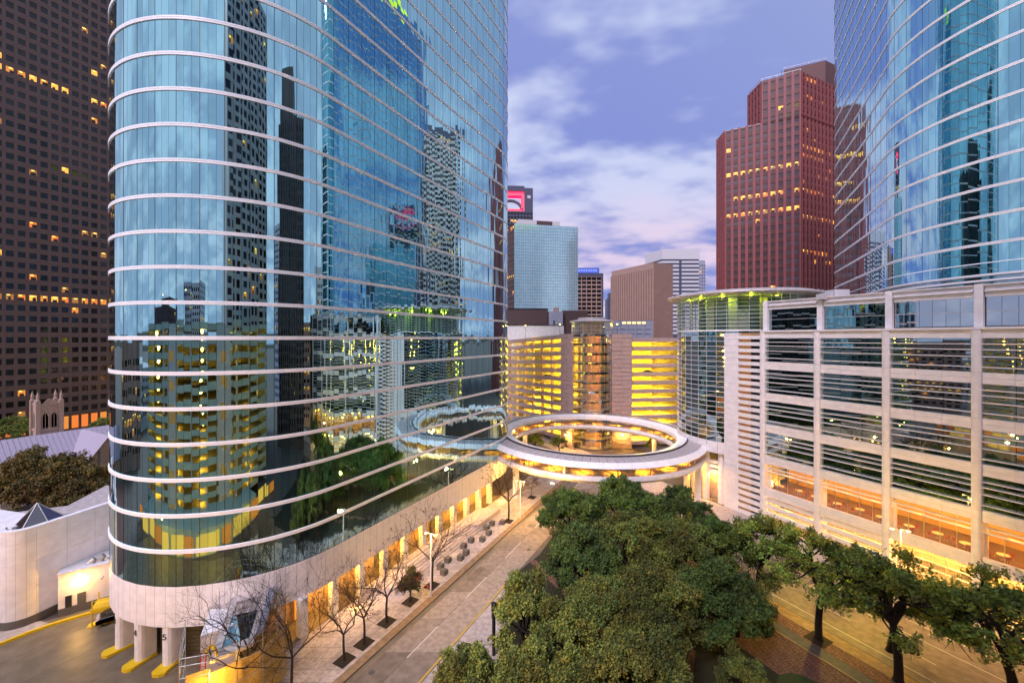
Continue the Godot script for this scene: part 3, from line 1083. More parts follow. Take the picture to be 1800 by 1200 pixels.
	for k in 4:
		var a := 3.2 + k * 0.5
		omni(p3(c + Vector2(cos(a), sin(a)) * (r - 2.4), 5.6), WARM, 14.0, 0.3)

# ---------- ring skywalk ----------
func ring() -> void:
	var c := Vector2(20.3, 103.9)
	var t := thing("ring_skywalk", "round white ring-shaped glazed footbridge with lit floor, hung above the crossing", "skywalk", p3(c, 0))
	var yr := EYE - 24.0
	var st := tool()
	lathe(st, c, [Vector2(20.60, yr - 0.25), Vector2(26.00, yr - 0.25), Vector2(26.00, yr - 0.1), Vector2(23.40, yr + 0.1), Vector2(20.60, yr - 0.1)], 120)
	mi("roof_deck", st, M.joint, t)
	for i in 96:
		var a := TAU * i / 96.0
		var b := TAU * (i + 1) / 96.0
		st = tool()
		lathe(st, c, [Vector2(22.99, yr + 0.12), Vector2(26.02, yr - 0.03)], 2, a + 0.0012, b - 0.0012)
		lathe(st, c, [Vector2(26.00, yr - 0.06), Vector2(26.04, yr - 0.04), Vector2(26.06, yr + 0.0)], 1, a, a + 0.003)
		mi("roof_panel", st, M.zinc, t)
	st = tool()
	lathe(st, c, [Vector2(22.70, yr), Vector2(22.70, yr + 0.42), Vector2(22.95, yr + 0.42), Vector2(22.95, yr + 0.1)], 120)
	mi("roof_ridge", st, M.dark_metal, t)
	for i in 60:
		var a := TAU * i / 60.0 + 0.0007
		var b := TAU * (i + 1) / 60.0 - 0.0007
		st = tool()
		lathe(st, c, [Vector2(26.00, yr - 0.05), Vector2(26.20, yr - 0.08), Vector2(27.05, yr - 0.95), Vector2(27.01, yr - 1.05), Vector2(26.30, yr - 1.0)], 2, a, b)
		mi("fascia_panel", st, M.white_fin, t)
		st = tool()
		lathe(st, c, [Vector2(22.70, yr + 0.30), Vector2(21.40, yr + 0.15), Vector2(20.55, yr - 0.1), Vector2(20.50, yr - 1.0), Vector2(20.70, yr - 1.0)], 2, a, b)
		mi("inner_fascia_panel", st, M.white_fin, t)
	st = tool()
	lathe(st, c, [Vector2(20.70, yr - 0.9), Vector2(26.30, yr - 0.9)], 96)
	mi("ceiling", st, M.church_stone, t)
	# floor
	var yf := yr - 3.0
	st = tool()
	lathe(st, c, [Vector2(20.90, yf), Vector2(26.10, yf)], 96)
	mi("floor", st, M.amber_floor, t)
	for i in 60:
		var a := TAU * i / 60.0 + 0.0007
		var b := TAU * (i + 1) / 60.0 - 0.0007
		st = tool()
		lathe(st, c, [Vector2(26.15, yf + 0.25), Vector2(26.75, yf + 0.2), Vector2(26.80, yf - 0.5), Vector2(26.20, yf - 1.1)], 2, a, b)
		mi("slab_panel", st, M.white_panel, t)
		st = tool()
		lathe(st, c, [Vector2(20.85, yf + 0.25), Vector2(20.30, yf + 0.2), Vector2(20.25, yf - 0.5), Vector2(20.80, yf - 1.1)], 2, a, b)
		mi("inner_slab_panel", st, M.white_panel, t)
	st = tool()
	lathe(st, c, [Vector2(20.70, yf - 1.0), Vector2(26.30, yf - 1.0)], 96)
	mi("underside", st, M.white_panel, t)
	for i in 48:
		var a := TAU * i / 48.0
		var d := Vector2(cos(a), sin(a))
		for w in 2:
			st = tool()
			var rr: float = [26.05, 20.95][w]
			fbox(st, c + d * rr, Vector2(-d.y, d.x), d, -0.035, 0.035, yf, yr - 0.9, -0.06, 0.06)
			mi("glazing_post", st, M.steel, t)
			st = tool()
			lathe(st, c, [Vector2(rr, yf + 0.22), Vector2(rr, yr - 0.95)], 2, a + 0.003, a + TAU / 48.0 - 0.003)
			mi("glazing_pane", st, M.clear_glass, t)
		st = tool()
		var e := (d * 0.75 + Vector2(-d.y, d.x) * 0.66).normalized()
		fbox(st, c + d * 23.50, e, Vector2(-e.y, e.x), -2.3, 2.3, yf + 0.01, yf + 0.03, -0.16, 0.16)
		if i % 2 == 0:
			mi("floor_strip", st, M.dark, t)
			st = tool()
			lathe(st, c + d * 23.50, [Vector2(0.0, yr - 0.98), Vector2(0.35, yr - 0.98), Vector2(0.35, yr - 0.9)], 10)
			mi("ceiling_light", st, M.strip, t)
			spot(p3(c + d * 23.50, yr - 1.05), p3(c + d * 23.50, yf), AMBER, 34.0, 58.0)
	# the columns that carry it
	var stand := [[Vector2(0.9, 92.0), "white round column under the left end of the ring skywalk"], [Vector2(41.0, 89.0), "white round column under the right end of the ring skywalk"], [Vector2(4.0, 122.0), "white round column under the far left of the ring skywalk"], [Vector2(42.0, 119.0), "white round column under the far right of the ring skywalk"]]
	for s in stand:
		st = tool()
		lathe(st, s[0], [Vector2(0.72, 0.0), Vector2(0.72, yf - 1.0)], 20)
		var col := mi("bridge_column", st, M.white_panel)
		tag(col, s[1], "column", "columns under the ring skywalk")
	# pendant plants standing in the walk
	for s in [[-2.35, "left"], [-0.78, "right"]]:
		var at := c + Vector2(cos(s[0]), sin(s[0])) * 25.20
		var pl := thing("potted_plant", "dark potted shrub inside the ring skywalk at its near %s" % s[1], "plant", p3(at, yf))
		st = tool()
		lathe(st, at, [Vector2(0.2, yf), Vector2(0.32, yf + 0.5), Vector2(0.28, yf + 0.5)], 10)
		mi("pot", st, M.dark, pl)
		st = tool()
		rng.seed = 9
		for i in 90:
			var q := Vector3(rng.randfn(), rng.randfn() * 0.8, rng.randfn()) * 0.33 + Vector3(0, 1.35, 0)
			var bs := Basis(Vector3(rng.randfn(), rng.randfn(), rng.randfn()).normalized(), rng.randf() * TAU)
			var o := p3(at, yf) + q
			quad(st, o - bs.x * 0.16 - bs.y * 0.07, o + bs.x * 0.16 - bs.y * 0.07, o + bs.x * 0.16 + bs.y * 0.07, o - bs.x * 0.16 + bs.y * 0.07)
		stuff(mi("foliage", st, M.under_trees, pl))
	# light under the ring
	for a in [-2.6, -1.57, -0.6, 0.6, 1.57, 2.6]:
		var at := c + Vector2(cos(a), sin(a)) * 23.50
		st = tool()
		lathe(st, at, [Vector2(0.0, yf - 1.12), Vector2(0.3, yf - 1.12), Vector2(0.3, yf - 1.0)], 10)
		mi("soffit_light", st, M.bulb, t)
		omni(p3(at, yf - 1.35), WARM, 24.00, 0.25)

# ---------- tan parking garage with a glass stair drum, beyond the ring ----------
func tan_garage() -> void:
	var g0 := Vector2(19.6, 131.0)
	var ul := Vector2(-0.462, 0.887)
	var nl := Vector2(-0.887, -0.462)
	var t := thing("parking_garage", "tan parking garage with yellow lit decks behind the ring skywalk", "garage", p3(g0, 0))
	var top := EYE + 1.5
	var fh := 2.85
	var slope := -0.05
	var st := tool()
	# left wing: sloping decks
	for k in 13:
		var y1 := top - k * fh
		var y0 := maxf(y1 - 1.3, 0.05)
		for q in 7:
			st = tool()
			var s0 := 6.6 + q * 6.6
			fbox(st, g0, ul, nl, s0 + 0.03, s0 + 6.57, y0, (y0 + y1) / 2 - 0.03, -0.3, 0.0, slope)
			fbox(st, g0, ul, nl, s0 + 0.03, s0 + 6.57, (y0 + y1) / 2 + 0.0, y1, -0.3, -0.05, slope)
			mi("deck_panel", st, M.garage_panel, t)
		st = tool()
		fbox(st, g0, ul, nl, 0.5, 52.0, y0 - 0.15, y0 + 0.15, -15.0, -0.35, slope)
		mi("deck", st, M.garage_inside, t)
		if k < 12:
			for q in 4:
				st = tool()
				fbox(st, g0, ul, nl, 10.0 + q * 12.0, 11.6 + q * 12.0, y0 - 0.26, y0 - 0.18, -3.2, -2.9, slope)
				mi("ceiling_light", st, M.strip, t)
				if q < 3:
					omni(p3(g0 + ul * (10.8 + q * 12.0) - nl * 6.5, y0 - 0.7 + slope * (10.8 + q * 12.0)), GARAGE, 32.0, 1.0)
	for q in 8:
		st = tool()
		fbox(st, g0, ul, nl, 6.6 + q * 6.6 - 0.3, 6.6 + q * 6.6 + 0.3, 0.0, top + slope * (6.6 + q * 6.6) - 1.4, -1.4, -0.4)
		mi("pillar", st, M.garage_panel, t)
	for r in 27:
		for q in 2:
			st = tool()
			fbox(st, g0, ul, nl, 0.05 + q * 3.3, 3.26 + q * 3.3, 0.05 + r * 1.4, 1.38 + r * 1.4, -0.5, 0.02 + 0.16 * ((r + q) % 2))
			mi("wall_panel", st, M.garage_panel, t)
	st = tool()
	fbox(st, g0, ul, nl, 0.5, 52.0, 0.0, top - 3.0, -15.4, -15.0)
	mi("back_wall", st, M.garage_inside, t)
	# right of the stair drum: a blank wall, then level decks
	for r in 27:
		for q in 2:
			st = tool()
			var x0 := 33.0 + q * 3.35
			fbox(st, Vector2(x0, 133.4), Vector2(1, 0), Vector2(0, -1), 0.02, 3.3, 0.05 + r * 1.4, 1.38 + r * 1.4, -0.5, 0.16 * ((r + q) % 2))
			mi("wall_panel", st, M.garage_panel, t)
	var g1 := Vector2(39.7, 134.2)
	var ur := Vector2(0.995, 0.1)
	var nr2 := Vector2(0.1, -0.995)
	for k in 13:
		var y1 := EYE + 0.05 - k * fh
		var y0 := maxf(y1 - 1.25, 0.05)
		for q in 3:
			st = tool()
			fbox(st, g1, ur, nr2, q * 6.6 + 0.02, q * 6.6 + 6.57, y0, y1 - 0.6, -0.3, 0.0)
			fbox(st, g1, ur, nr2, q * 6.6 + 0.02, q * 6.6 + 6.57, y1 - 0.57, y1, -0.3, -0.06)
			mi("deck_panel", st, M.garage_panel, t)
		st = tool()
		fbox(st, g1, ur, nr2, 0.0, 26.0, y0 - 0.15, y0 + 0.15, -14.0, -0.35)
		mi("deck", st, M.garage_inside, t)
		if k < 12:
			for q in 3:
				st = tool()
				fbox(st, g1, ur, nr2, 2.5 + q * 6.0, 4.1 + q * 6.0, y0 - 0.26, y0 - 0.18, -3.2, -2.9)
				mi("ceiling_light", st, M.strip, t)
			for q in 2:
				omni(p3(g1 + ur * (4.0 + q * 9.0) - nr2 * 6.5, y0 - 0.7), GARAGE, 32.0, 1.0)
		st = tool()
		fbox(st, g1, ur, nr2, 9.0, 11.6, y0 - 1.6, y0 - 0.15, -5.0, -4.5)
		mi("inner_pier", st, M.garage_inside, t)
	st = tool()
	fbox(st, g1, ur, nr2, 0.0, 26.0, 0.0, EYE - 1.2, -14.4, -14.0)
	mi("back_wall", st, M.garage_inside, t)
	st = tool()
	fbox(st, g1, ur, nr2, -0.3, 0.0, 0.0, EYE - 0.2, -22.0, -0.3)
	mi("side_wall", st, M.garage_panel, t)
	st = tool()
	prism(st, PackedVector2Array([g0 + ul * 0.3 - nl * 1.0, Vector2(33.0, 134), Vector2(39.5, 134), Vector2(41.0, 156), g0 + ul * 0.3 - nl * 24.0]), EYE - 0.2, EYE + 0.1)
	mi("roof", st, M.roof_gravel, t)
	# parked car on the fifth deck
	parked_car("dark car parked on a lit deck of the tan garage", p3(g1 + ur * 7.2 - nr2 * 2.6, EYE + 0.05 - 4 * fh - 1.2 + 0.15), 0.1, M.dark_metal)
	for q in [[13.5, 8, "ninth", 1.2], [20.5, 5, "sixth", 3.0], [27.0, 3, "fourth", 2.4], [15.5, 2, "third", 1.8]]:
		var s: float = q[0]
		parked_car("car on the %s lit deck, left wing of the tan garage" % q[2], p3(g0 + ul * s - nl * (2.5 + q[3] * 0.4), top - q[1] * fh - 1.15 + slope * s), 1.1, M.dark_metal if q[1] % 2 else M.pale_grey)
	# the stair drum
	var c := Vector2(27.1, 137.0)
	var d := thing("stair_drum", "round glass stair drum glowing amber between the two wings of the tan garage", "building", p3(c, 0))
	var r := 6.8
	st = tool()
	lathe(st, c, [Vector2(3.2, 0.0), Vector2(3.2, EYE + 5.0)], 16)
	mi("core_wall", st, M.church_stone, d)
	var nseg := 28
	for k in 13:
		var y := 0.2 + k * 3.1
		st = tool()
		lathe(st, c, [Vector2(3.2, y - 0.2), Vector2(r - 0.3, y - 0.2), Vector2(r - 0.3, y + 0.1), Vector2(3.2, y + 0.1)], 32)
		mi("floor_slab", st, M.grey_panel, d)
		st = tool()
		lathe(st, c, [Vector2(r - 0.1, y - 0.35), Vector2(r + 0.2, y - 0.35), Vector2(r + 0.2, y + 0.30), Vector2(r - 0.1, y + 0.30)], 36)
		mi("spandrel_ring", st, M.mirror_clear, d)
		for z in [1.1, 2.0]:
			if k < 12:
				st = tool()
				lathe(st, c, [Vector2(r, y + z - 0.04), Vector2(r + 0.1, y + z - 0.04), Vector2(r + 0.1, y + z + 0.04), Vector2(r, y + z + 0.04)], 36)
				mi("glazing_rail", st, M.silver, d)
		if k < 12:
			for q in 8:
				var a := TAU * q / 8.0 + 0.3
				st = tool()
				fbox(st, c + Vector2(cos(a), sin(a)) * 4.6, Vector2(-sin(a), cos(a)), Vector2(cos(a), sin(a)), -0.7, 0.7, y + 0.1, y + 2.75, -0.06, 0.06)
				mi("inner_screen", st, M.wood_orange, d)
			for q in 3:
				var a := -2.4 + q * 0.85
				st = tool()
				lathe(st, c + Vector2(cos(a), sin(a)) * 5.5, [Vector2(0.0, y + 2.78), Vector2(0.22, y + 2.78), Vector2(0.22, y + 2.88)], 8)
				mi("ceiling_light", st, M.strip, d)
			omni(p3(c + Vector2(cos(-1.57), sin(-1.57)) * 5.7, y + 2.3), AMBER, 3.4, 0.3)
	for i in nseg:
		st = tool()
		var a := TAU * i / nseg
		var e := Vector2(cos(a), sin(a))
		fbox(st, c + e * r, Vector2(-e.y, e.x), e, -0.04, 0.04, 0.1, EYE + 5.6, -0.05, 0.06)
		mi("glazing_post", st, M.steel, d)
		st = tool()
		lathe(st, c, [Vector2(r - 0.01, 0.1), Vector2(r - 0.01, EYE + 5.6)], 2, a, a + TAU / nseg)
		mi("glazing_pane", st, M.clear_glass, d)
	st = tool()
	var y := EYE + 5.5
	lathe(st, c, [Vector2(0.0, y + 1.5), Vector2(4.6, y + 1.35), Vector2(4.7, y + 0.75), Vector2(7.2, y + 0.3), Vector2(7.6, y + 0.0), Vector2(7.4, y - 0.15), Vector2(0.0, y + 0.1)], 48)
	mi("disc_roof", st, M.zinc, d)
	for k in 4:
		st = tool()
		lathe(st, c, [Vector2(r, EYE + 1.2 + k * 1.3), Vector2(r + 0.12, EYE + 1.2 + k * 1.3), Vector2(r + 0.12, EYE + 1.3 + k * 1.3)], 36)
		mi("glazing_rail", st, M.silver, d)
	# lamps on the garage roof and street wall
	var lamps := [[Vector2(16.5, 139.0), "yellow roof lamp left of the stair drum"], [Vector2(5.0, 150.0), "yellow roof lamp before the white wall"], [Vector2(35.5, 136.0), "yellow roof lamp right of the stair drum"]]
	for l in lamps:
		var lp := thing("roof_lamp", l[1], "lamp", p3(l[0], EYE), "lamps on the garage roof")
		st = tool()
		tube(st, p3(l[0], EYE - 1.0), p3(l[0], EYE + 4.6), 0.07, 0.05, 6)
		mi("pole", st, M.dark_metal, lp)
		st = tool()
		box(st, p3(l[0], EYE + 4.7), Vector3(0.4, 0.2, 0.4))
		mi("lamp_head", st, M.bulb, lp)
		omni(p3(l[0], EYE + 4.4), GARAGE, 14.0, 0.2)
	for w in [[Vector2(17.6, 132.6), "left"], [Vector2(36.4, 132.6), "right"]]:
		st = tool()
		box(st, p3(w[0], 4.6), Vector3(0.4, 0.3, 0.3))
		tag(mi("wall_lamp", st, M.bulb), "bright wall lamp seen through the ring, %s of the stair drum" % w[1], "lamp", "wall lamps on the tan garage")
		omni(p3(w[0] + Vector2(0, -0.5), 4.5), WARM, 20.0, 0.2)

func parked_car(label: String, at: Vector3, turn: float, paint: Material) -> void:
	var t := thing("parked_car", label, "car", at)
	org[t] = Vector3.ZERO
	t.rotation.y = turn
	var st := tool()
	var side := [Vector2(-2.2, 0.35), Vector2(2.15, 0.35), Vector2(2.25, 0.6), Vector2(2.1, 0.8), Vector2(1.05, 0.95), Vector2(-1.9, 0.98), Vector2(-2.25, 0.85)]
	var w := 0.88
	for i in side.size():
		var a: Vector2 = side[i]
		var b: Vector2 = side[(i + 1) % side.size()]
		quad(st, Vector3(a.x, a.y, -w), Vector3(b.x, b.y, -w), Vector3(b.x, b.y, w), Vector3(a.x, a.y, w))
	var poly := PackedVector2Array(side)
	var tri := Geometry2D.triangulate_polygon(poly)
	for i in range(0, tri.size(), 3):
		for z in [-w, w]:
			var a := Vector3(poly[tri[i]].x, poly[tri[i]].y, z)
			var b := Vector3(poly[tri[i + 1]].x, poly[tri[i + 1]].y, z)
			var c := Vector3(poly[tri[i + 2]].x, poly[tri[i + 2]].y, z)
			var n := Vector3(0, 0, signf(z))
			vert(st, a, n); vert(st, b, n); vert(st, c, n)
	mi("body", st, paint, t)
	st = tool()
	hexa(st, [Vector3(-1.95, 0.96, -0.8), Vector3(1.05, 0.94, -0.8), Vector3(1.05, 0.94, 0.8), Vector3(-1.95, 0.96, 0.8), Vector3(-1.3, 1.43, -0.62), Vector3(0.25, 1.43, -0.62), Vector3(0.25, 1.43, 0.62), Vector3(-1.3, 1.43, 0.62)])
	mi("windows", st, M.window_dark, t)
	st = tool()
	box(st, Vector3(-0.52, 1.44, 0), Vector3(1.6, 0.05, 1.26))
	mi("roof", st, paint, t)
	for q in [[-1.35, -0.8], [1.35, -0.8], [-1.35, 0.8], [1.35, 0.8]]:
		st = tool()
		tube(st, Vector3(q[0], 0.33, q[1] - 0.1), Vector3(q[0], 0.33, q[1] + 0.1), 0.33, 0.33, 14)
		var wh := mi("wheel", st, M.black, t)
		st = tool()
		tube(st, Vector3(q[0], 0.33, q[1] - 0.11), Vector3(q[0], 0.33, q[1] + 0.11), 0.2, 0.2, 10)
		mi("rim", st, M.steel, wh)
	for z in [-0.6, 0.6]:
		st = tool()
		box(st, Vector3(2.2, 0.68, z), Vector3(0.08, 0.14, 0.34))
		mi("headlight", st, M.pale_grey, t)

# ---------- towers with window grids ----------
# windows set back behind a proud grid of piers and spandrels
func grid_face(t: Node3D, o: Vector2, u: Vector2, nn: Vector2, cols: int, y0: float, rows: int, ps: float, py: float, w: float, h: float, depth: float, frame: Material, dark: Material, lit: float, sd: int, lone := 0, pier := 0.0, spandrel: Material = null) -> void:
	rng.seed = sd
	var f := tool()
	for k in cols + 1:
		var s := k * ps
		fbox(f, o, u, nn, maxf(s - (ps - w) / 2, 0.0), minf(s + (ps - w) / 2, cols * ps), y0, y0 + rows * py, 0.0, depth + pier)
	if spandrel:
		stuff(mi("pier", f, frame, t))
		f = tool()
	for r in rows + 1:
		var y := y0 + r * py
		fbox(f, o, u, nn, 0.003, cols * ps - 0.003, maxf(y - (py - h) / 2, y0 + 0.003), minf(y + (py - h) / 2, y0 + rows * py - 0.003), 0.002, depth - 0.003)
	stuff(mi("facade_frame", f, spandrel if spandrel else frame, t))
	var rest := tool()
	var count := 0
	for r in rows:
		var row_lit := rng.randf()
		for k in cols:
			var a := k * ps + (ps - w) / 2
			var y := y0 + r * py + (py - h) / 2
			var is_lit := rng.randf() < lit * (5.5 if row_lit > 0.86 else 0.22)
			var st := tool()
			var lone_one: bool = is_lit or count < lone and y < EYE + 45.0
			if not lone_one:
				st = rest
			quad(st, p3(o + u * a + nn * 0.03, y), p3(o + u * (a + w) + nn * 0.03, y), p3(o + u * (a + w) + nn * 0.03, y + h), p3(o + u * a + nn * 0.03, y + h), p3(nn, 0))
			if is_lit:
				var part: bool = rng.randf() < 0.7
				var lw := mi("lit_window", st, M[["lit_1", "lit_2", "lit_3", "lit_3", "lit_orange"][rng.randi_range(0, 4)]], t)
				st = tool()
				var s0 := a + w * rng.randf_range(0.05, 0.4)
				fbox(st, o, u, nn, s0, s0 + w * rng.randf_range(0.3, 0.55), y + h * 0.78, y + h * 0.9, 0.032, 0.05)
				mi("ceiling_light", st, M.lit_strip, lw)
				if part:
					st = tool()
					var b0 := a + w * rng.randf_range(0.0, 0.5)
					fbox(st, o, u, nn, b0, minf(b0 + w * rng.randf_range(0.3, 0.8), a + w), y, y + h * rng.randf_range(0.25, 0.6), 0.034, 0.05)
					mi("blind", st, M.dark, lw)
			elif lone_one:
				count += 1
				mi("window", st, dark, t)
	stuff(mi("window_field", rest, dark, t))

func slab(t: Node3D, called: String, poly: Array, y0: float, y1: float, m: Material) -> void:
	var st := tool()
	prism(st, PackedVector2Array(poly), y0, y1)
	mi(called, st, m, t)

func brown_tower() -> void:
	var o := Vector2(-192.0, 128.0)
	var t := thing("office_tower", "huge dark brown stone tower with small square windows at the far left", "tower", p3(o, 0))
	var n := 20
	slab(t, "wall", [o - U * 40.0 - NR * 0.02, o + U * (n * 2.78 + 0.0) - NR * 0.02, o + U * (n * 2.78) - NR * 50.0, o - U * 40.0 - NR * 50.0], 0.0, EYE + 150.0, M.brown_stone)
	grid_face(t, o, U, NR, n, 6.3, 45, 2.78, 3.92, 1.85, 2.05, 0.22, M.brown_stone, M.window_black, 0.15, 301, 110)
	grid_face(t, o - U * 40.0, U, NR, 14, 6.3, 45, 2.78, 3.92, 1.85, 2.05, 0.22, M.brown_stone, M.window_black, 0.1, 302)
	# tall lit openings at street level
	for k in 19:
		var st := tool()
		fbox(st, o, U, NR, 0.45 + k * 2.78, 2.35 + k * 2.78, 0.6, 5.6, 0.0, 0.06)
		mi("lit_window", st, M.lit_orange if k % 4 else M.lit_2, t)

func red_tower() -> void:
	var t := thing("office_tower", "stepped red granite tower with lit windows behind the podium", "tower", p3(Vector2(128, 190), 0))
	var c := Vector2(128.8, 180.0)
	var a1 := Vector2(111.0, 189.7)
	var a0 := Vector2(102.6, 194.3)
	var e0 := Vector2(103.4, 203.0)
	var r1 := Vector2(144.3, 187.0)
	var r2 := Vector2(160.0, 194.0)
	var back := [Vector2(165.0, 235.0), Vector2(122.0, 235.0)]
	var h1 := EYE + 98.5
	var h2 := EYE + 119.0
	slab(t, "wall", [e0, a0, a1, c, r1, r2] + back, 0.0, h1, M.red_dark)
	var b1 := c.lerp(a0, 0.50)
	var b0 := Vector2(115.8, 197.5)
	slab(t, "upper_wall", [b0, b1, c, r1, r2, Vector2(165.0, 235.0), Vector2(141.0, 235.0)], h1, h2, M.red_dark)
	slab(t, "top_wall", [Vector2(133.0, 197.5), Vector2(148.0, 190.5), Vector2(155.5, 194.0)] + [Vector2(172, 235), Vector2(162, 235)], h2, EYE + 131.0, M.red_dark)
	var faces := [[a0, c, 10, h1, 0.16, 9], [e0, a0, 4, h1, 0.05, 10], [c, r1, 6, h1, 0.2, 11], [r1, r2, 6, h1, 0.12, 12]]
	for f in faces:
		var u: Vector2 = (f[1] - f[0]).normalized()
		var nn := Vector2(u.y, -u.x)
		var ps: float = f[0].distance_to(f[1]) / f[2]
		grid_face(t, f[0] + nn * 0.01, u, nn, f[2], h1 - 34 * 3.92 + 1.0, 34, ps, 3.92, ps * 0.62, 1.9, 0.25, M.red_stone, M.window_brown, f[4], f[5], 0, 0.4, M.red_dark)
	faces = [[b1, c, 5, 0.12, 13], [b0, b1, 4, 0.03, 14], [c, r1, 6, 0.1, 15], [r1, r2, 6, 0.06, 16]]
	for f in faces:
		var u: Vector2 = (f[1] - f[0]).normalized()
		var nn := Vector2(u.y, -u.x)
		var ps: float = f[0].distance_to(f[1]) / f[2]
		grid_face(t, f[0] + nn * 0.01, u, nn, f[2], h1 + 0.02, 5, ps, 4.0, ps * 0.62, 1.9, 0.25, M.red_stone, M.window_brown, f[3], f[4], 0, 0.4, M.red_dark)
	var st := tool()
	for f in [[a0, b1, h1], [b1, c, h2], [b0, b1, h2], [Vector2(133.0, 197.5), Vector2(148.0, 190.5), EYE + 131.0]]:
		var u: Vector2 = (f[1] - f[0]).normalized()
		fbox(st, f[0], u, Vector2(u.y, -u.x), 0.0, f[0].distance_to(f[1]), f[2] + 0.7, f[2] + 0.85, 0.2, 0.35)
		for i in 6:
			fbox(st, f[0], u, Vector2(u.y, -u.x), f[0].distance_to(f[1]) * i / 5.0 - 0.05, f[0].distance_to(f[1]) * i / 5.0 + 0.05, f[2], f[2] + 0.8, 0.2, 0.3)
	mi("roof_railing", st, M.silver, t)
	st = tool()
	tube(st, p3(Vector2(137, 205), EYE + 131.0), p3(Vector2(137, 205), EYE + 136.0), 0.15, 0.08)
	mi("antenna", st, M.dark_metal, t)

func backdrop() -> void:
	var st := tool()
	# pale blue mirror slab
	var a := Vector2(1.6, 290.0)
	var b := Vector2(49.0, 299.5)
	var u := (b - a).normalized()
	var nn := Vector2(u.y, -u.x)
	var t := thing("glass_slab_building", "pale blue gridded mirror glass slab in the middle distance beside the left tower", "building", p3(a, 0))
	slab(t, "wall", [a, b, b + Vector2(-12, 30), a + Vector2(-14, 30)], 0.0, EYE + 82.3, M.dark)
	rng.seed = 41
	var fields := [tool(), tool()]
	var len := a.distance_to(b)
	for k in 36:
		for r in 46:
			var s0 := len * k / 36.0
			var s1 := len * (k + 1) / 36.0
			var y0 := EYE + 82.3 - (r + 1) * 2.25
			var vn := (p3(nn, 0) + p3(u, 0) * rng.randfn(0, 0.0025) + Vector3.UP * rng.randfn(0, 0.0025)).normalized()
			var o := a + nn * 0.1
			quadn(fields[rng.randi_range(0, 1)], p3(o + u * (s0 + 0.06), y0 + 0.08), p3(o + u * (s1 - 0.06), y0 + 0.08), p3(o + u * (s1 - 0.06), y0 + 2.17), p3(o + u * (s0 + 0.06), y0 + 2.17), vn, vn, vn, vn)
	for k in 2:
		stuff(mi("pane_field", fields[k], [M.mirror_sky, M.mirror_sky_pale][k], t))
	var v := Vector2(-0.43, 0.9)
	grid_face(t, a + v * 28.0, -v, Vector2(-0.9, -0.43), 9, EYE - 20.0, 26, 3.1, 3.9, 2.0, 2.4, 0.2, M.brown_block, M.window_black, 0.15, 42)
	slab(t, "penthouse", [a + u * 4.0 - nn * 5.0, a + u * 36.0 - nn * 5.0, a + u * 36.0 - nn * 15.0, a + u * 4.0 - nn * 15.0], EYE + 82.3, EYE + 87.0, M.pale_grey)
	slab(t, "penthouse_louvre", [a + u * 18.0 - nn * 4.9, a + u * 30.0 - nn * 4.9, a + u * 30.0 - nn * 5.1, a + u * 18.0 - nn * 5.1], EYE + 82.5, EYE + 86.6, M.brown_block)
	# dark tower with a magenta lit opening in its crown
	var d := 430.0
	t = thing("office_tower", "dark tower with a magenta lit square opening in its crown, peeking past the left tower", "tower", p3(Vector2(5, d), 0))
	slab(t, "wall", [Vector2(-26, d), Vector2(22.5, d + 4), Vector2(22.5, d + 40), Vector2(-26, d + 40)], 0.0, EYE + 136.0, M.navy)
	grid_face(t, Vector2(-26, d - 0.05), Vector2(0.997, 0.082), Vector2(0.082, -0.997), 14, EYE + 82.0, 13, 3.46, 4.1, 2.8, 2.6, 0.2, M.navy, M.window_black, 0.12, 51)
	var yc := EYE + 136.0
	slab(t, "crown_pier", [Vector2(13.4, d + 3.2), Vector2(22.5, d + 4), Vector2(22.5, d + 14), Vector2(13.4, d + 14)], yc, yc + 25.0, M.navy)
	slab(t, "crown_beam", [Vector2(-26, d), Vector2(13.4, d + 3.2), Vector2(13.4, d + 14), Vector2(-26, d + 14)], yc + 21.5, yc + 27.0, M.navy)
	slab(t, "crown_pier", [Vector2(-26, d), Vector2(-16, d + 1), Vector2(-16, d + 14), Vector2(-26, d + 14)], yc, yc + 21.5, M.navy)
	st = tool()
	fbox(st, Vector2(-16, d + 1.2), Vector2(0.997, 0.08), Vector2(0.08, -0.997), 0.0, 29.2, yc + 0.05, yc + 3.6, -10.0, -4.0)
	fbox(st, Vector2(-16, d + 1.2), Vector2(0.997, 0.08), Vector2(0.08, -0.997), 0.0, 29.2, yc + 17.0, yc + 21.45, -10.0, -1.0)
	fbox(st, Vector2(-16, d + 1.2), Vector2(0.997, 0.08), Vector2(0.08, -0.997), 26.4, 29.2, yc + 3.6, yc + 17.0, -10.0, -1.0)
	mi("crown_light", st, M.magenta, t)
	st = tool()
	for i in 14:
		var a0 := PI * i / 14.0
		var a1 := PI * (i + 1) / 14.0
		var q := []
		for z in [0.0, 3.0]:
			for w in [[a0, 11.0], [a1, 11.0], [a1, 13.6], [a0, 13.6]]:
				q.append(Vector3(-2.0 + cos(w[0]) * w[1], yc + 3.0 + sin(w[0]) * w[1] * 0.8, -(d + 7.0 + z)))
		hexa(st, q)
	mi("crown_arch", st, M.navy, t)
	slab(t, "crown_opening", [Vector2(16.5, d + 3.35), Vector2(20.0, d + 3.66), Vector2(20.0, d + 3.8), Vector2(16.5, d + 3.5)], yc + 14.0, yc + 17.0, M.pale_grey)
	# grid tower with a blue sign band
	d = 380.0
	t = thing("office_tower", "grey gridded tower with a blue lit band on top, right of the pale blue slab", "tower", p3(Vector2(72, d), 0))
	slab(t, "wall", [Vector2(50, d), Vector2(86, d), Vector2(86, d + 36), Vector2(50, d + 36)], 0.0, EYE + 61.0, M.navy)
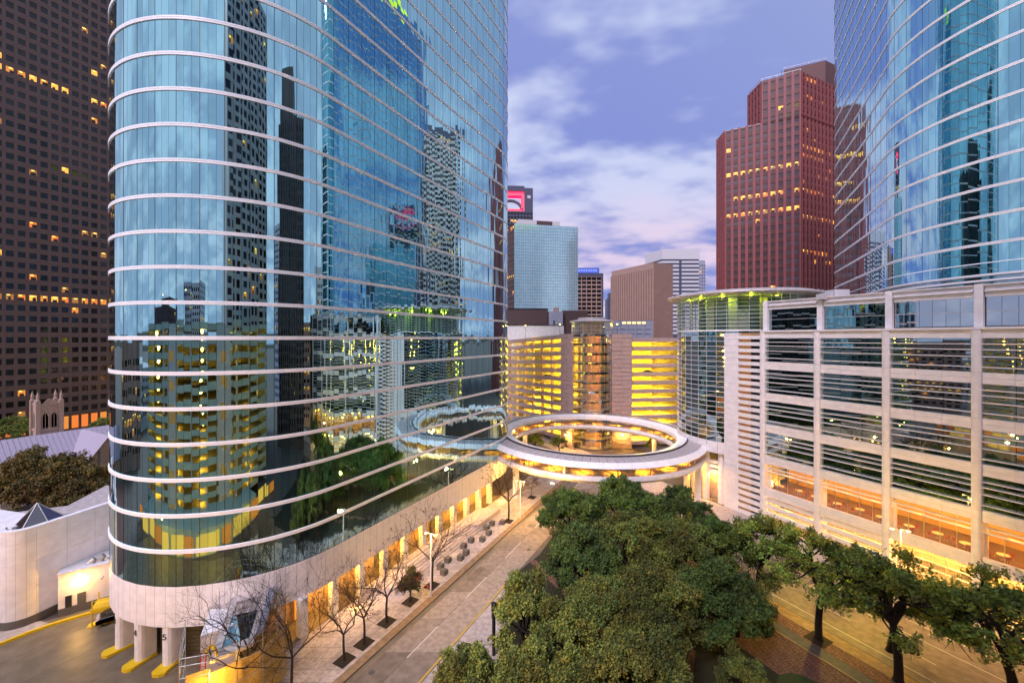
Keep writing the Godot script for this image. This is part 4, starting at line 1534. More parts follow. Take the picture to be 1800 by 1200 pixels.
	grid_face(t, Vector2(56, d - 0.05), Vector2(1, 0), Vector2(0, -1), 6, EYE + 18.0, 9, 4.7, 4.0, 4.0, 2.7, 0.4, M.tan_stone, M.window_black, 0.05, 61)
	grid_face(t, Vector2(56, d - 0.05), Vector2(1, 0), Vector2(0, -1), 6, EYE - 18.0, 8, 4.7, 4.5, 4.0, 2.0, 0.4, M.pale_grey, M.window_black, 0.1, 63)
	grid_face(t, Vector2(56, d - 0.06), Vector2(1, 0), Vector2(0, -1), 6, EYE + 54.0, 1, 4.7, 3.6, 4.3, 3.0, 0.4, M.tan_stone, M.window_black, 0.0, 62)
	slab(t, "crown", [Vector2(50, d + 2), Vector2(82.6, d + 2), Vector2(82.6, d + 20), Vector2(50, d + 20)], EYE + 61.0, EYE + 66.4, M.sign_blue)
	st = tool()
	for i in 9:
		fbox(st, Vector2(60.5, d + 1.9), Vector2(1, 0), Vector2(0, -1), i * 2.3, i * 2.3 + 1.6, EYE + 62.6, EYE + 64.9, 0.0, 0.3)
	mi("sign_light", st, M.sign_glow, t)
	t = thing("office_tower", "small far dark tower left of the brown ribbed building", "tower", p3(Vector2(122, 510), 0))
	slab(t, "wall", [Vector2(120.5, 510), Vector2(127.5, 510), Vector2(128, 525), Vector2(121, 525)], 0.0, EYE + 50.0, M.navy)
	slab(t, "penthouse", [Vector2(122.5, 512), Vector2(127.5, 512), Vector2(127, 520), Vector2(123, 520)], EYE + 50.0, EYE + 57.0, M.navy)
	# brown ribbed building
	var c0 := Vector2(67.3, 273.0)
	var c1 := Vector2(84.2, 240.0)
	var c2 := Vector2(98.5, 247.0)
	t = thing("ribbed_building", "blank brown ribbed stone building in front of the white striped tower", "building", p3(c1, 0))
	slab(t, "wall", [c0, c1, c2, Vector2(90, 282)], 0.0, EYE + 45.0, M.tan_stone)
	st = tool()
	u = (c1 - c0).normalized()
	nn = Vector2(u.y, -u.x)
	for i in 18:
		fbox(st, c0, u, nn, i * 2.05 + 0.1, i * 2.05 + 0.95, 0.0, EYE + 41.5, 0.0, 0.9)
	u = (c2 - c1).normalized()
	nn = Vector2(u.y, -u.x)
	for i in 20:
		fbox(st, c1, u, nn, i * 0.79 + 0.2, i * 0.79 + 0.5, 0.0, EYE + 41.5, 0.0, 0.15)
	mi("rib", st, M.tan_stone, t)
	stuff(t.get_child(t.get_child_count() - 1))
	st = tool()
	rng.seed = 66
	u = (c1 - c0).normalized()
	nn = Vector2(u.y, -u.x)
	for i in 9:
		var s := 1.2 + 2.05 * rng.randi_range(2, 15)
		var y := EYE + rng.randf_range(4, 30)
		fbox(st, c0, u, nn, s, s + 0.4, y, y + 1.4, 0.02, 0.08)
	mi("lit_window", st, M.lit_3, t)
	# white striped tower and its grey neighbour
	c0 = Vector2(148.0, 447.0)
	c1 = Vector2(156.6, 420.0)
	c2 = Vector2(194.6, 420.0)
	t = thing("office_tower", "white tower with dark horizontal window stripes behind the brown ribbed building", "tower", p3(c1, 0))
	slab(t, "wall", [c0, c1, c2, Vector2(196, 455)], 0.0, EYE + 91.9, M.navy)
	for f in [[c0, c1], [c1, c2]]:
		u = (f[1] - f[0]).normalized()
		nn = Vector2(u.y, -u.x)
		var l: float = f[0].distance_to(f[1])
		for i in 19:
			st = tool()
			fbox(st, f[0], u, nn, 0.0, l, EYE + 78.0 - i * 4.1, EYE + 80.1 - i * 4.1, 0.0, 0.4)
			mi("spandrel", st, M.pale_grey, t)
		st = tool()
		fbox(st, f[0], u, nn, -0.2, l + 0.2, EYE + 81.8, EYE + 92.3, 0.0, 0.5)
		mi("top_band", st, M.pale_grey, t)
		st = tool()
		fbox(st, f[0], u, nn, l * 0.45, l * 0.52, 0.0, EYE + 81.0, 0.1, 0.45)
		mi("dark_slot", st, M.navy, t)
	st = tool()
	tube(st, p3(Vector2(160, 430), EYE + 92.0), p3(Vector2(160, 430), EYE + 98.0), 0.6, 0.4)
	mi("antenna", st, M.pale_grey, t)
	t = thing("office_tower", "plain grey far tower at the right edge of the white striped tower", "tower", p3(Vector2(248, 520), 0))
	slab(t, "wall", [Vector2(225, 520), Vector2(249, 520), Vector2(256, 535), Vector2(230, 560)], 0.0, EYE + 100.0, M.blue_grey)
	grid_face(t, Vector2(240, 519.9), Vector2(1, 0), Vector2(0, -1), 4, EYE + 5.0, 22, 2.3, 4.1, 1.3, 2.2, 0.2, M.blue_grey, M.navy, 0.05, 67)
	# low blocks just above the garage roof
	t = thing("low_building", "plain brown brick block behind the left wing of the tan garage", "building", p3(Vector2(8, 205), 0))
	slab(t, "wall", [Vector2(-20, 205), Vector2(18.2, 205), Vector2(18.2, 225), Vector2(-20, 225)], 0.0, EYE + 14.6, M.brown_block)
	slab(t, "coping", [Vector2(-20, 204.8), Vector2(18.4, 204.8), Vector2(18.4, 225), Vector2(-20, 225)], EYE + 14.6, EYE + 15.0, M.dark_metal)
	t = thing("low_building", "grey stair head block between two brown blocks beyond the garage", "building", p3(Vector2(22, 203), 0))
	slab(t, "wall", [Vector2(18.6, 203), Vector2(25.6, 203), Vector2(25.6, 215), Vector2(18.6, 215)], 0.0, EYE + 13.4, M.blue_grey)
	slab(t, "vent_pipe", [Vector2(20.8, 202.6), Vector2(21.3, 202.6), Vector2(21.3, 203), Vector2(20.8, 203)], EYE + 6.0, EYE + 9.0, M.dark_metal)
	slab(t, "penthouse", [Vector2(21.5, 206), Vector2(24.0, 206), Vector2(24.0, 210), Vector2(21.5, 210)], EYE + 13.4, EYE + 15.6, M.tan_stone)
	t = thing("low_building", "plain brown brick block directly behind the stair drum roof", "building", p3(Vector2(32, 205), 0))
	slab(t, "wall", [Vector2(25.8, 205), Vector2(38.5, 205), Vector2(38.5, 225), Vector2(25.8, 225)], 0.0, EYE + 14.0, M.brown_block)
	t = thing("low_building", "low white walled building lit from the garage roof, behind its left wing", "building", p3(Vector2(10, 182), 0))
	slab(t, "wall", [Vector2(-22, 182), Vector2(23.4, 182), Vector2(23.4, 195), Vector2(-22, 195)], 0.0, EYE + 5.6, M.white_panel)
	slab(t, "coping", [Vector2(-22, 181.8), Vector2(23.6, 181.8), Vector2(23.6, 195), Vector2(-22, 195)], EYE + 5.6, EYE + 5.9, M.dark_metal)
	t = thing("low_building", "blue grey panelled building with small gold lights on top, right of the stair drum", "building", p3(Vector2(60, 205), 0))
	slab(t, "wall", [Vector2(46, 205), Vector2(71.5, 205), Vector2(71.5, 225), Vector2(46, 225)], 0.0, EYE + 8.9, M.navy)
	for k in 6:
		for r in 5:
			st = tool()
			fbox(st, Vector2(47, 205), Vector2(1, 0), Vector2(0, -1), k * 4.1 + 0.05, k * 4.1 + 4.0, EYE + 6.5 - r * 2.3, EYE + 8.7 - r * 2.3, 0.0, 0.2)
			if r > 0:
				fbox(st, Vector2(47, 205), Vector2(1, 0), Vector2(0, -1), k * 4.1 + 0.3, k * 4.1 + 2.3, EYE + 6.9 - r * 2.3, EYE + 7.3 - r * 2.3, 0.2, 0.45)
			mi("panel", st, M.blue_grey, t)
	for i in 5:
		st = tool()
		fbox(st, Vector2(56.0, 204.8), Vector2(1, 0), Vector2(0, -1), i * 2.5, i * 2.5 + 1.8, EYE + 7.2, EYE + 8.2, 0.0, 0.15)
		mi("lit_window", st, M.gold_sign, t)

# ---------- what stands behind the camera and shows in the mirror glass ----------
func behind() -> void:
	var st := tool()
	# the deck garage that the picture is taken from
	var o := Vector2(-90.0, 17.5)
	var u := Vector2(0.974, -0.2266)
	var nn := Vector2(0.2266, 0.974)
	var t := thing("parking_garage", "garage with grey green spandrels and lit decks, mirrored in the left tower's nose", "garage", p3(Vector2(-40, -2), 0))
	var len := 102.0
	for k in 13:
		var y := EYE + 2.9 - k * 2.9
		for q in 10:
			st = tool()
			fbox(st, o, u, nn, q * 10.2 + 0.04, q * 10.2 + 10.16, y - 1.4, y, -0.4, 0.0)
			mi("deck_panel", st, M.green_panel, t)
		st = tool()
		fbox(st, o, u, nn, 0.0, len, y - 1.5, y - 1.2, -26.0, -0.5)
		mi("deck", st, M.concrete, t)
		if k < 12:
			for q in 5:
				st = tool()
				fbox(st, o, u, nn, 8.0 + q * 19.0, 12.0 + q * 19.0, y - 1.65, y - 1.55, -5.0, -4.6)
				mi("ceiling_light", st, M.strip, t)
				omni(p3(o + u * (10.0 + q * 19.0) - nn * 6.5, y - 2.0), Color(1.0, 0.68, 0.2), 26.0, 0.5)
	for q in 11:
		st = tool()
		fbox(st, o, u, nn, maxf(q * 10.2 - 0.45, 0.0), q * 10.2 + 0.45, 0.0, EYE + 2.0, -1.6, -0.45)
		mi("pillar", st, M.grey_panel, t)
	for s in [[24.0, 31.0], [58.0, 66.0]]:
		st = tool()
		fbox(st, o, u, nn, s[0], s[1], 0.0, EYE + 2.3, -3.0, 0.12)
		mi("stair_wall", st, M.grey_panel, t)
		for k in 6:
			st = tool()
			fbox(st, o, u, nn, s[0] + 1.6, s[1] - 2.2, 3.0 + k * 5.8, 5.4 + k * 5.8, 0.12, 0.16)
			mi("lit_window", st, M.lit_3, t)
	st = tool()
	fbox(st, o, u, nn, 0.0, len, 0.0, EYE + 0.0, -26.6, -26.0)
	mi("back_wall", st, M.garage_inside, t)
	for s in [-0.4, len]:
		st = tool()
		fbox(st, o, u, nn, s, s + 0.4, 0.0, EYE + 2.0, -26.0, -0.5)
		mi("side_wall", st, M.green_panel, t)
	for q in 4:
		var at := o + u * (14.0 + q * 22.0) - nn * 8.0
		var lp := thing("roof_lamp", "roof lamp on the green garage, %s as mirrored in the left tower" % ["leftmost", "second", "third", "rightmost"][q], "lamp", p3(at, EYE + 2.0), "roof lamps on the green garage")
		st = tool()
		tube(st, p3(at, EYE + 2.0), p3(at, EYE + 9.0), 0.1, 0.07, 6)
		mi("pole", st, M.dark_metal, lp)
		st = tool()
		box(st, p3(at, EYE + 9.1), Vector3(0.6, 0.2, 0.35))
		mi("lamp_head", st, M.bulb, lp)
	for q in 16:
		st = tool()
		fbox(st, o, u, nn, 1.0 + q * 6.3, 6.2 + q * 6.3, 0.3, 3.6, 10.02, 10.1)
		mi("shop_window", st, M.lit_1 if q % 3 else M.lit_orange, t)
	st = tool()
	fbox(st, o, u, nn, 8.0, 80.0, 0.0, 4.6, 0.2, 10.0)
	mi("shop_row_wall", st, M.green_panel, t)
	for q in [[Vector2(-58, 26), "left"], [Vector2(-34, 24), "middle"], [Vector2(-10, 22), "right"]]:
		var lp := thing("lamp_post", "street lamp before the green garage, %s one mirrored in the tower's lowest glass" % q[1], "street lamp", p3(q[0], 0.0), "lamps before the green garage")
		st = tool()
		tube(st, p3(q[0], 0.0), p3(q[0], 8.0), 0.1, 0.07, 6)
		mi("pole", st, M.white_fin, lp)
		st = tool()
		box(st, p3(q[0], 8.05), Vector3(0.7, 0.14, 0.3))
		mi("lamp_head", st, M.bulb, lp)
		omni(p3(q[0], 7.8), WARM, 40.0, 0.3)
	# dark tower with punched windows
	t = thing("office_tower", "dark grey tower with punched square windows, mirrored in the nose of the left tower", "tower", p3(Vector2(5, -40), 0))
	var a := Vector2(-24.0, -30.0)
	slab(t, "wall", [a, Vector2(36, -38), Vector2(32, -80), Vector2(-28, -80)], 0.0, EYE + 112.0, M.dark_tower)
	u = (Vector2(36, -38) - a).normalized()
	grid_face(t, a + Vector2(u.y, -u.x) * -0.02, u, -Vector2(u.y, -u.x), 12, 2.0, 36, 5.04, 4.0, 3.3, 2.4, 0.4, M.dark_tower, M.window_black, 0.06, 401)
	# brown ribbed tower
	t = thing("office_tower", "narrow dark brown ribbed tower, mirrored right of the punched tower in the left tower", "tower", p3(Vector2(60, 0), 0))
	slab(t, "wall", [Vector2(46, -22), Vector2(62, 16), Vector2(80, 6), Vector2(66, -32)], 0.0, EYE + 72.0, M.rib_brown)
	slab(t, "upper_wall", [Vector2(47, -20), Vector2(55, 0), Vector2(72, -8), Vector2(65, -30)], EYE + 72.0, EYE + 88.0, M.rib_brown)
	st = tool()
	u = (Vector2(62, 16) - Vector2(46, -22)).normalized()
	for i in 16:
		fbox(st, Vector2(46, -22), u, Vector2(-u.y, u.x), i * 2.6 + 0.2, i * 2.6 + 1.4, 0.0, EYE + 72.0, 0.0, 0.9)
	stuff(mi("rib", st, M.rib_brown, t))
	st = tool()
	for i in 15:
		for r in 26:
			fbox(st, Vector2(46, -22), u, Vector2(-u.y, u.x), i * 2.6 + 1.45, i * 2.6 + 2.75, 4.0 + r * 3.95, 6.4 + r * 3.95, 0.02, 0.08)
	stuff(mi("window_field", st, M.window_black, t))
	# dark banded tower behind the right tower, and others that only the glass sees
	t = thing("office_tower", "dark banded tower, mirrored beside the teal tower in the left tower's glass", "tower", p3(Vector2(178, 152), 0))
	slab(t, "wall", [Vector2(170, 143), Vector2(158, 166), Vector2(185, 180), Vector2(198, 155)], 0.0, EYE + 138.0, M.navy)
	u = (Vector2(170, 143) - Vector2(158, 166)).normalized()
	grid_face(t, Vector2(158, 166) + Vector2(u.y, -u.x) * 0.02, u, Vector2(u.y, -u.x), 8, 5.0, 40, 3.2, 4.1, 2.6, 2.2, 0.3, M.dark_tower, M.window_black, 0.1, 402)
	var more := [
		[Vector2(-150, 30), 40.0, 36.0, 0.3, "tan_stone", "tan block with lit windows, mirrored at the left edge of the left tower"],
		[Vector2(-210, -20), 60.0, 26.0, 0.2, "grey_panel", "long grey block, mirrored low at the left edge of the left tower"],
		[Vector2(-165, -90), 50.0, 52.0, 0.15, "brown_block", "brown slab block far behind the green garage"],
		[Vector2(-95, -130), 40.0, 60.0, 0.2, "pale_grey", "pale slab block behind the green garage"],
		[Vector2(110, 2), 36.0, 44.0, 0.2, "tan_stone", "tan block across the street right of the camera"],
		[Vector2(150, 40), 34.0, 70.0, 0.12, "dark_tower", "dark mid-rise block right of the podium"],
		[Vector2(120, -70), 40.0, 96.0, 0.1, "blue_grey", "blue grey tower behind and right of the camera"],
	]
	for i in more.size():
		var b: Array = more[i]
		t = thing("office_block", b[5], "building", p3(b[0], 0))
		var dir := -b[0].normalized() as Vector2
		if absf(dir.x) > absf(dir.y):
			dir = Vector2(signf(dir.x), 0.0)
		else:
			dir = Vector2(0.0, signf(dir.y))
		for face in 2:
			var fn: Vector2 = dir if face == 0 else Vector2(0, 1) if absf(dir.x) > 0.5 else Vector2(1, 0)
			var fu := Vector2(-fn.y, fn.x)
			var w: float = b[1]
			var org2: Vector2 = b[0] + fn * (w / 2 + 0.02) - fu * (w / 2)
			grid_face(t, org2, fu, fn, int(w / 3.6), 4.0, int((b[2] - 5.0) / 3.9), 3.6, 3.9, 2.2, 1.9, 0.25, M[b[4]], M.window_black, b[3], 500 + i * 3 + face)
		var w2: float = b[1] / 2
		slab(t, "wall", [b[0] + Vector2(-w2, -w2), b[0] + Vector2(w2, -w2), b[0] + Vector2(w2, w2), b[0] + Vector2(-w2, w2)], 0.0, b[2], M[b[4]])

# ---------- church and white walls on the left ----------
func church() -> void:
	var t := thing("church", "stone church with a square pinnacled tower and pale violet metal roofs, on the left", "church", p3(Vector2(-110, 105), 0))
	# long nave roof
	var st := tool()
	var y0 := 4.5
	var y1 := 12.4
	var ra := Vector2(-138.5, 59.5)
	var rb := Vector2(-105.2, 123.4)
	var u := (rb - ra).normalized()
	var nn := Vector2(u.y, -u.x)
	quad(st, p3(ra, y1), p3(rb, y1), p3(rb + nn * 10.5, y0), p3(ra + nn * 10.5, y0), Vector3.ZERO)
	quad(st, p3(ra, y1), p3(rb, y1), p3(rb - nn * 10.5, y0), p3(ra - nn * 10.5, y0), Vector3.ZERO)
	var roof := mi("roof", st, M.church_roof, t)
	for i in 80:
		st = tool()
		var s := i * 0.9
		var q := [p3(ra + u * s, y1 + 0.02), p3(ra + u * (s + 0.06), y1 + 0.02), p3(ra + u * (s + 0.06) + nn * 10.5, y0 + 0.02), p3(ra + u * s + nn * 10.5, y0 + 0.02)]
		hexa(st, q + [q[0] + Vector3.UP * 0.09, q[1] + Vector3.UP * 0.09, q[2] + Vector3.UP * 0.09, q[3] + Vector3.UP * 0.09])
		mi("roof_seam", st, M.church_roof, roof)
	st = tool()
	fbox(st, ra, u, nn, 0.0, 72.0, 0.0, y0 + 0.2, -9.8, 9.8)
	mi("nave_wall", st, M.church_stone, t)
	# transept with its gable towards the camera
	var g := Vector2(-98.6, 98.8)          # gable foot centre
	var back := Vector2(-113.4, 106.5)
	var v := (back - g).normalized()
	var w := Vector2(v.y, -v.x)
	st = tool()
	var ht := 12.5
	quad(st, p3(g, ht), p3(back, ht), p3(back - w * 5.6, 4.4), p3(g - w * 5.6, 4.4))
	quad(st, p3(g, ht), p3(back, ht), p3(back + w * 5.6, 4.4), p3(g + w * 5.6, 4.4))
	mi("transept_roof", st, M.church_roof, t)
	st = tool()
	var gi := g + v * 0.5
	prism(st, PackedVector2Array([gi - w * 5.1, gi + w * 5.1, gi + w * 5.1 + v * 12, gi - w * 5.1 + v * 12]), 0.0, 4.5)
	vert(st, p3(gi - w * 5.1, 4.5), p3(-v, 0)); vert(st, p3(gi, 12.3), p3(-v, 0)); vert(st, p3(gi + w * 5.1, 4.5), p3(-v, 0))
	mi("gable_wall", st, M.church_stone, t)
	for s in [-3.6, -1.2, 1.2, 3.6]:
		st = tool()
		fbox(st, gi + w * s, w, -v, -0.35, 0.35, 0.0, 11.0 - absf(s) * 1.5, 0.0, 0.35)
		mi("buttress", st, M.church_stone, t)
	st = tool()
	var k0 := Vector2(-92, 116)
	quad(st, p3(k0 + Vector2(-4, 0), 14.6), p3(k0 + Vector2(-9, -3), 11.8), p3(k0 + Vector2(2, 2), 12.0), p3(k0 + Vector2(-4, 0), 14.6), Vector3(0, 0.5, 0.8).normalized())
	mi("hip_roof", st, M.church_roof, t)
	# bell tower
	var c := Vector2(-124.5, 108.0)
	var hw := 2.1
	var yt := 19.6
	var du := U
	var dn := NR
	st = tool()
	fbox(st, c, du, dn, -hw, hw, 0.0, yt - 1.0, -hw, hw)
	mi("tower_wall", st, M.church_stone, t)
	for q in [[-1, -1], [1, -1], [1, 1], [-1, 1]]:
		st = tool()
		fbox(st, c, du, dn, q[0] * hw - 0.42, q[0] * hw + 0.42, 0.0, yt + 0.3, q[1] * hw - 0.42, q[1] * hw + 0.42)
		mi("corner_pier", st, M.church_stone, t)
		st = tool()
		var m: Vector2 = c + du * (q[0] * hw) + dn * (q[1] * hw)
		lathe(st, m, [Vector2(0.45, yt + 0.3), Vector2(0.3, yt + 0.5), Vector2(0.27, yt + 1.3), Vector2(0.36, yt + 1.4), Vector2(0.06, yt + 2.6), Vector2(0.0, yt + 3.0)], 8)
		mi("pinnacle", st, M.church_stone, t)
	for q in [[du, dn], [dn, -du]]:
		st = tool()
		fbox(st, c, q[0], q[1], -hw + 0.4, hw - 0.4, yt - 1.0, yt - 0.4, hw - 0.5, hw + 0.1)
		for i in 7:
			var f := cos((i - 3) / 3.5 * PI / 2)
			fbox(st, c, q[0], q[1], -0.9 + i * 0.26, -0.655 + i * 0.26, yt - 0.4, yt - 0.4 + 0.2 + f * 0.9, hw - 0.45, hw + 0.05)
		mi("crest", st, M.church_stone, t)
		st = tool()
		fbox(st, c, q[0], q[1], -hw + 0.4, hw - 0.4, yt - 7.6, yt - 7.2, hw - 0.2, hw + 0.25)
		mi("string_course", st, M.church_stone, t)
		for x in [-0.78, 0.78]:
			st = tool()
			var qs: Vector2 = q[0]
			var qn: Vector2 = q[1]
			var pts := [[-0.5, 0.0], [0.5, 0.0], [0.5, 3.0], [0.32, 3.6], [0.0, 4.1], [-0.32, 3.6], [-0.5, 3.0]]
			for i in range(1, 6):
				var tri := [pts[0], pts[i], pts[i + 1]]
				for z in tri:
					vert(st, p3(c + qs * (x + z[0]) + qn * (hw + 0.03), yt - 6.9 + z[1]), p3(qn, 0))
			var win := mi("belfry_window", st, M.sign_blue, t)
			st = tool()
			for sx in [-0.57, 0.57]:
				fbox(st, c + qs * x, qs, qn, sx - 0.06, sx + 0.06, yt - 6.9, yt - 3.8, hw, hw + 0.2)
			fbox(st, c + qs * x, qs, qn, -0.05, 0.05, yt - 6.9, yt - 2.6, hw + 0.03, hw + 0.1)
			mi("window_frame", st, M.church_stone, win)
	# low white annex
	t = thing("low_building", "low white flat roofed annex in front of the church roof", "building", p3(Vector2(-100, 82), 0))
	slab(t, "wall", [Vector2(-122, 76), Vector2(-104, 82), Vector2(-107, 90), Vector2(-125, 86)], 0.0, 5.6, M.white_panel)
	slab(t, "roof_edge", [Vector2(-122.3, 75.7), Vector2(-103.7, 81.7), Vector2(-107, 90), Vector2(-125, 86)], 5.6, 6.0, M.pale_grey)
	t = thing("low_building", "small white building with slatted wall between the church gable and the left tower", "building", p3(Vector2(-66, 76), 0))
	slab(t, "wall", [Vector2(-70, 73), Vector2(-60, 73), Vector2(-60, 82), Vector2(-70, 82)], 0.0, 9.6, M.white_panel)
	for i in 5:
		st = tool()
		fbox(st, Vector2(-70, 73), Vector2(1, 0), Vector2(0, -1), 0.3, 9.7, 6.4 + i * 0.62, 6.7 + i * 0.62, 0.0, 0.1)
		mi("slat", st, M.pale_grey, t)

func white_walls() -> void:
	var t := thing("curved_wall_building", "white panelled building with a rounded end and glass pyramid skylight, left of the tower", "building", p3(Vector2(-60, 51), 0))
	# plan: a rounded nose at the left, then straight back to the tower
	var c := Vector2(-63.2, 52.3)
	var dir := Vector2(0.25, 0.97)
	var side := Vector2(0.97, -0.25)
	var path := []
	var nrm := []
	for i in 9:
		var a := lerpf(PI * 0.95, 0.0, i / 8.0)
		var d := side * cos(a) - dir * sin(a)
		path.append(c + d * 2.3); nrm.append(d)
	path.append(c + side * 2.3 + dir * 12.0); nrm.append(side)
	var levels := [1.1, 4.5, 8.0, 10.6, 12.2]
	for i in path.size() - 1:
		for k in 4:
			var m := 1 if i < 8 else 4
			for j in m:
				var st := tool()
				var p0: Vector2 = path[i].lerp(path[i + 1], float(j) / m)
				var p1: Vector2 = path[i].lerp(path[i + 1], float(j + 1) / m)
				var e := (p1 - p0).normalized() * 0.008
				sweep(st, [p0 + e, p1 - e], [nrm[i], nrm[i + 1]], [Vector2(-0.2, levels[k] + 0.01), Vector2(0.0, levels[k] + 0.012), Vector2(0.0, levels[k + 1] - 0.012), Vector2(-0.2, levels[k + 1] - 0.01)], false)
				mi("wall_panel", st, M.white_panel, t)
	var st := tool()
	sweep(st, path, nrm, [Vector2(-0.05, 1.1), Vector2(-0.05, 12.1)], false)
	mi("core_wall", st, M.joint, t)
	st = tool()
	sweep(st, path, nrm, [Vector2(0.02, 12.1), Vector2(0.02, 12.28), Vector2(-0.7, 12.3), Vector2(-0.7, 11.4)], false)
	mi("wall_coping", st, M.white_panel, t)
	st = tool()
	sweep(st, path, nrm, [Vector2(0.06, 0.0), Vector2(0.06, 1.1), Vector2(-0.3, 1.1)], false)
	mi("stone_base", st, M.stone_grey, t)
	st = tool()
	var poly := PackedVector2Array()
	for i in path.size():
		poly.append(path[i] - nrm[i] * 0.5)
	poly.append(c - side * 9.0 + dir * 14.0)
	poly.append(c - side * 2.2 + dir * 3.0)
	prism(st, poly, 11.0, 11.6)
	mi("roof", st, M.zinc, t)
	# pyramid skylight
	st = tool()
	var ap := p3(c + dir * 1.2, 14.6)
	var corners := []
	for q in 6:
		var a := TAU * q / 6.0
		corners.append(p3(c + dir * 1.4 + side * cos(a) * 1.9 + dir * sin(a) * 2.4, 12.0))
	for q in 6:
		var n: Vector3 = (corners[(q + 1) % 6] - corners[q]).cross(ap - corners[q]).normalized()
		if n.y < 0:
			n = -n
		quad(st, corners[q], corners[(q + 1) % 6], ap, ap + Vector3(0, 0.001, 0), n)
	var sk := mi("skylight", st, M.window_dark, t)
	for q in 6:
		st = tool()
		tube(st, corners[q], ap, 0.06, 0.06, 4)
		mi("glazing_bar", st, M.silver, sk)
	# service block in front with lamp, doors and vent
	var o := Vector2(-59.2, 52.6)
	var u := Vector2(0.80, 0.60)
	var nn := Vector2(0.60, -0.80)
	var b := thing("service_block", "low white service block with a glaring lamp and small doors, below the rounded white wall", "building", p3(o, 0))
	for q in 3:
		for k in 2:
			st = tool()
			fbox(st, o, u, nn, q * 2.2 + 0.01, q * 2.2 + 2.19, 1.0 + k * 2.25 + 0.01, 1.0 + (k + 1) * 2.25 - 0.01, -4.5, 0.0)
			mi("wall_panel", st, M.white_panel, b)
	st = tool()
	fbox(st, o, u, nn, 0.0, 6.6, 0.0, 1.0, -4.5, 0.05)
	mi("stone_base", st, M.stone_grey, b)
	st = tool()
	fbox(st, o, u, nn, -0.1, 6.6, 5.5, 5.62, -4.6, 0.1)
	mi("roof_edge", st, M.pale_grey, b)
	for z in [[0.65, 1.25, "dark_metal"], [1.75, 2.55, "stone_grey"]]:
		st = tool()
		fbox(st, o, u, nn, z[0], z[1], 1.0, 2.5, 0.0, 0.06)
		mi("hatch_door", st, M[z[2]], b)
	st = tool()
	for i in 12:
		fbox(st, o, u, nn, 5.9, 6.55, 2.2 + i * 0.2, 2.32 + i * 0.2, 0.0, 0.08)
	mi("vent", st, M.dark_metal, b)
	st = tool()
	tube(st, p3(o + u * 4.2 + nn * 0.2, 3.9), p3(o + u * 4.2 + nn * 0.65, 3.95), 0.16, 0.16, 8)
	mi("camera_housing", st, M.pale_grey, b)
	st = tool()
	box(st, p3(o + u * 2.0 + nn * 0.15, 4.15), Vector3(0.42, 0.3, 0.3))
	tag(mi("wall_lamp", st, M.bulb), "glaring warm wall lamp on the low white service block", "lamp")
	omni(p3(o + u * 2.0 + nn * 0.55, 4.1), WARM, 6.0, 0.15)
	var junk := [[2.6, 0.5], [3.5, 0.7], [4.3, 0.55], [5.5, 0.35]]
	for i in 4:
		st = tool()
		var z: Array = junk[i]
		var at: Vector2 = o + u * z[0] - nn * 1.2
		tube(st, p3(at, 5.62), p3(at + u * 0.6, 5.62 + z[1]), 0.35, 0.28, 9)
		box(st, p3(at + u * 0.2, 5.75), Vector3(0.9, 0.25, 0.5))
		tag(mi("roof_vent", st, M.steel if i < 3 else M.dark_metal), "%s bent duct on the roof of the service block" % ["leftmost", "second", "third and largest", "small dark rightmost"][i], "duct", "ducts on the service block")
	# bridge corridor with yellow windows going off to the left
	t = thing("corridor_bridge", "white enclosed footbridge with yellow lit windows leaving the frame at the left", "bridge", p3(Vector2(-75, 62), 6.0))
	var o3 := Vector2(-63.6, 51.6)
	var u3 := Vector2(-0.97, 0.243)
	var n3 := Vector2(-0.243, -0.97)
	for k in 6:
		st = tool()
		fbox(st, o3, u3, n3, k * 3.0 + 0.02, k * 3.0 + 2.98, 10.8, 12.3, -3.0, 0.25)
		mi("roof_panel", st, M.white_panel, t)
		st = tool()
		fbox(st, o3, u3, n3, k * 3.0 + 0.02, k * 3.0 + 2.98, 6.2, 7.3, -3.0, 0.25)
		mi("sill_panel", st, M.white_panel, t)
		for q in 2:
			for h in 3:
				st = tool()
				fbox(st, o3, u3, n3, k * 3.0 + q * 1.5 + 0.05, k * 3.0 + q * 1.5 + 1.45, 7.3 + h * 1.16 + 0.05, 7.3 + (h + 1) * 1.16 - 0.05, -0.08, -0.04)
				mi("lit_window", st, M.lit_1 if h < 2 else M.lit_3, t)
		st = tool()
		tube(st, p3(o3 + u3 * k * 3.0 + n3 * 0.05, 8.6), p3(o3 + u3 * (k * 3.0 + 1.5) + n3 * 0.05, 10.8), 0.12, 0.12, 4)
		tube(st, p3(o3 + u3 * (k * 3.0 + 3.0) + n3 * 0.05, 8.6), p3(o3 + u3 * (k * 3.0 + 1.5) + n3 * 0.05, 10.8), 0.12, 0.12, 4)
		mi("brace", st, M.yellow, t)
	# roof deck behind the wall
	t = thing("low_building", "flat pinkish roofed corridor behind the rounded white wall", "building", p3(Vector2(-62, 66), 0))
	slab(t, "wall", [Vector2(-72, 53.0), Vector2(-63, 54.0), Vector2(-59.2, 60.0), Vector2(-60.4, 60.8), Vector2(-70, 56.6)], 0.0, 11.8, M.white_panel)
	slab(t, "roof", [Vector2(-72, 53.1), Vector2(-63.1, 54.1), Vector2(-59.3, 60.0), Vector2(-60.4, 60.7), Vector2(-70, 56.5)], 11.8, 12.0, M.zinc)
	# far-left street glimpsed under the bridge
	st = tool()
	quad(st, p3(Vector2(-120, 44), 0.006), p3(Vector2(-66, 44), 0.006), p3(Vector2(-66, 80), 0.006), p3(Vector2(-120, 80), 0.006), Vector3.UP)
	struct("side_street", st, M.brick_walk)
	st = tool()
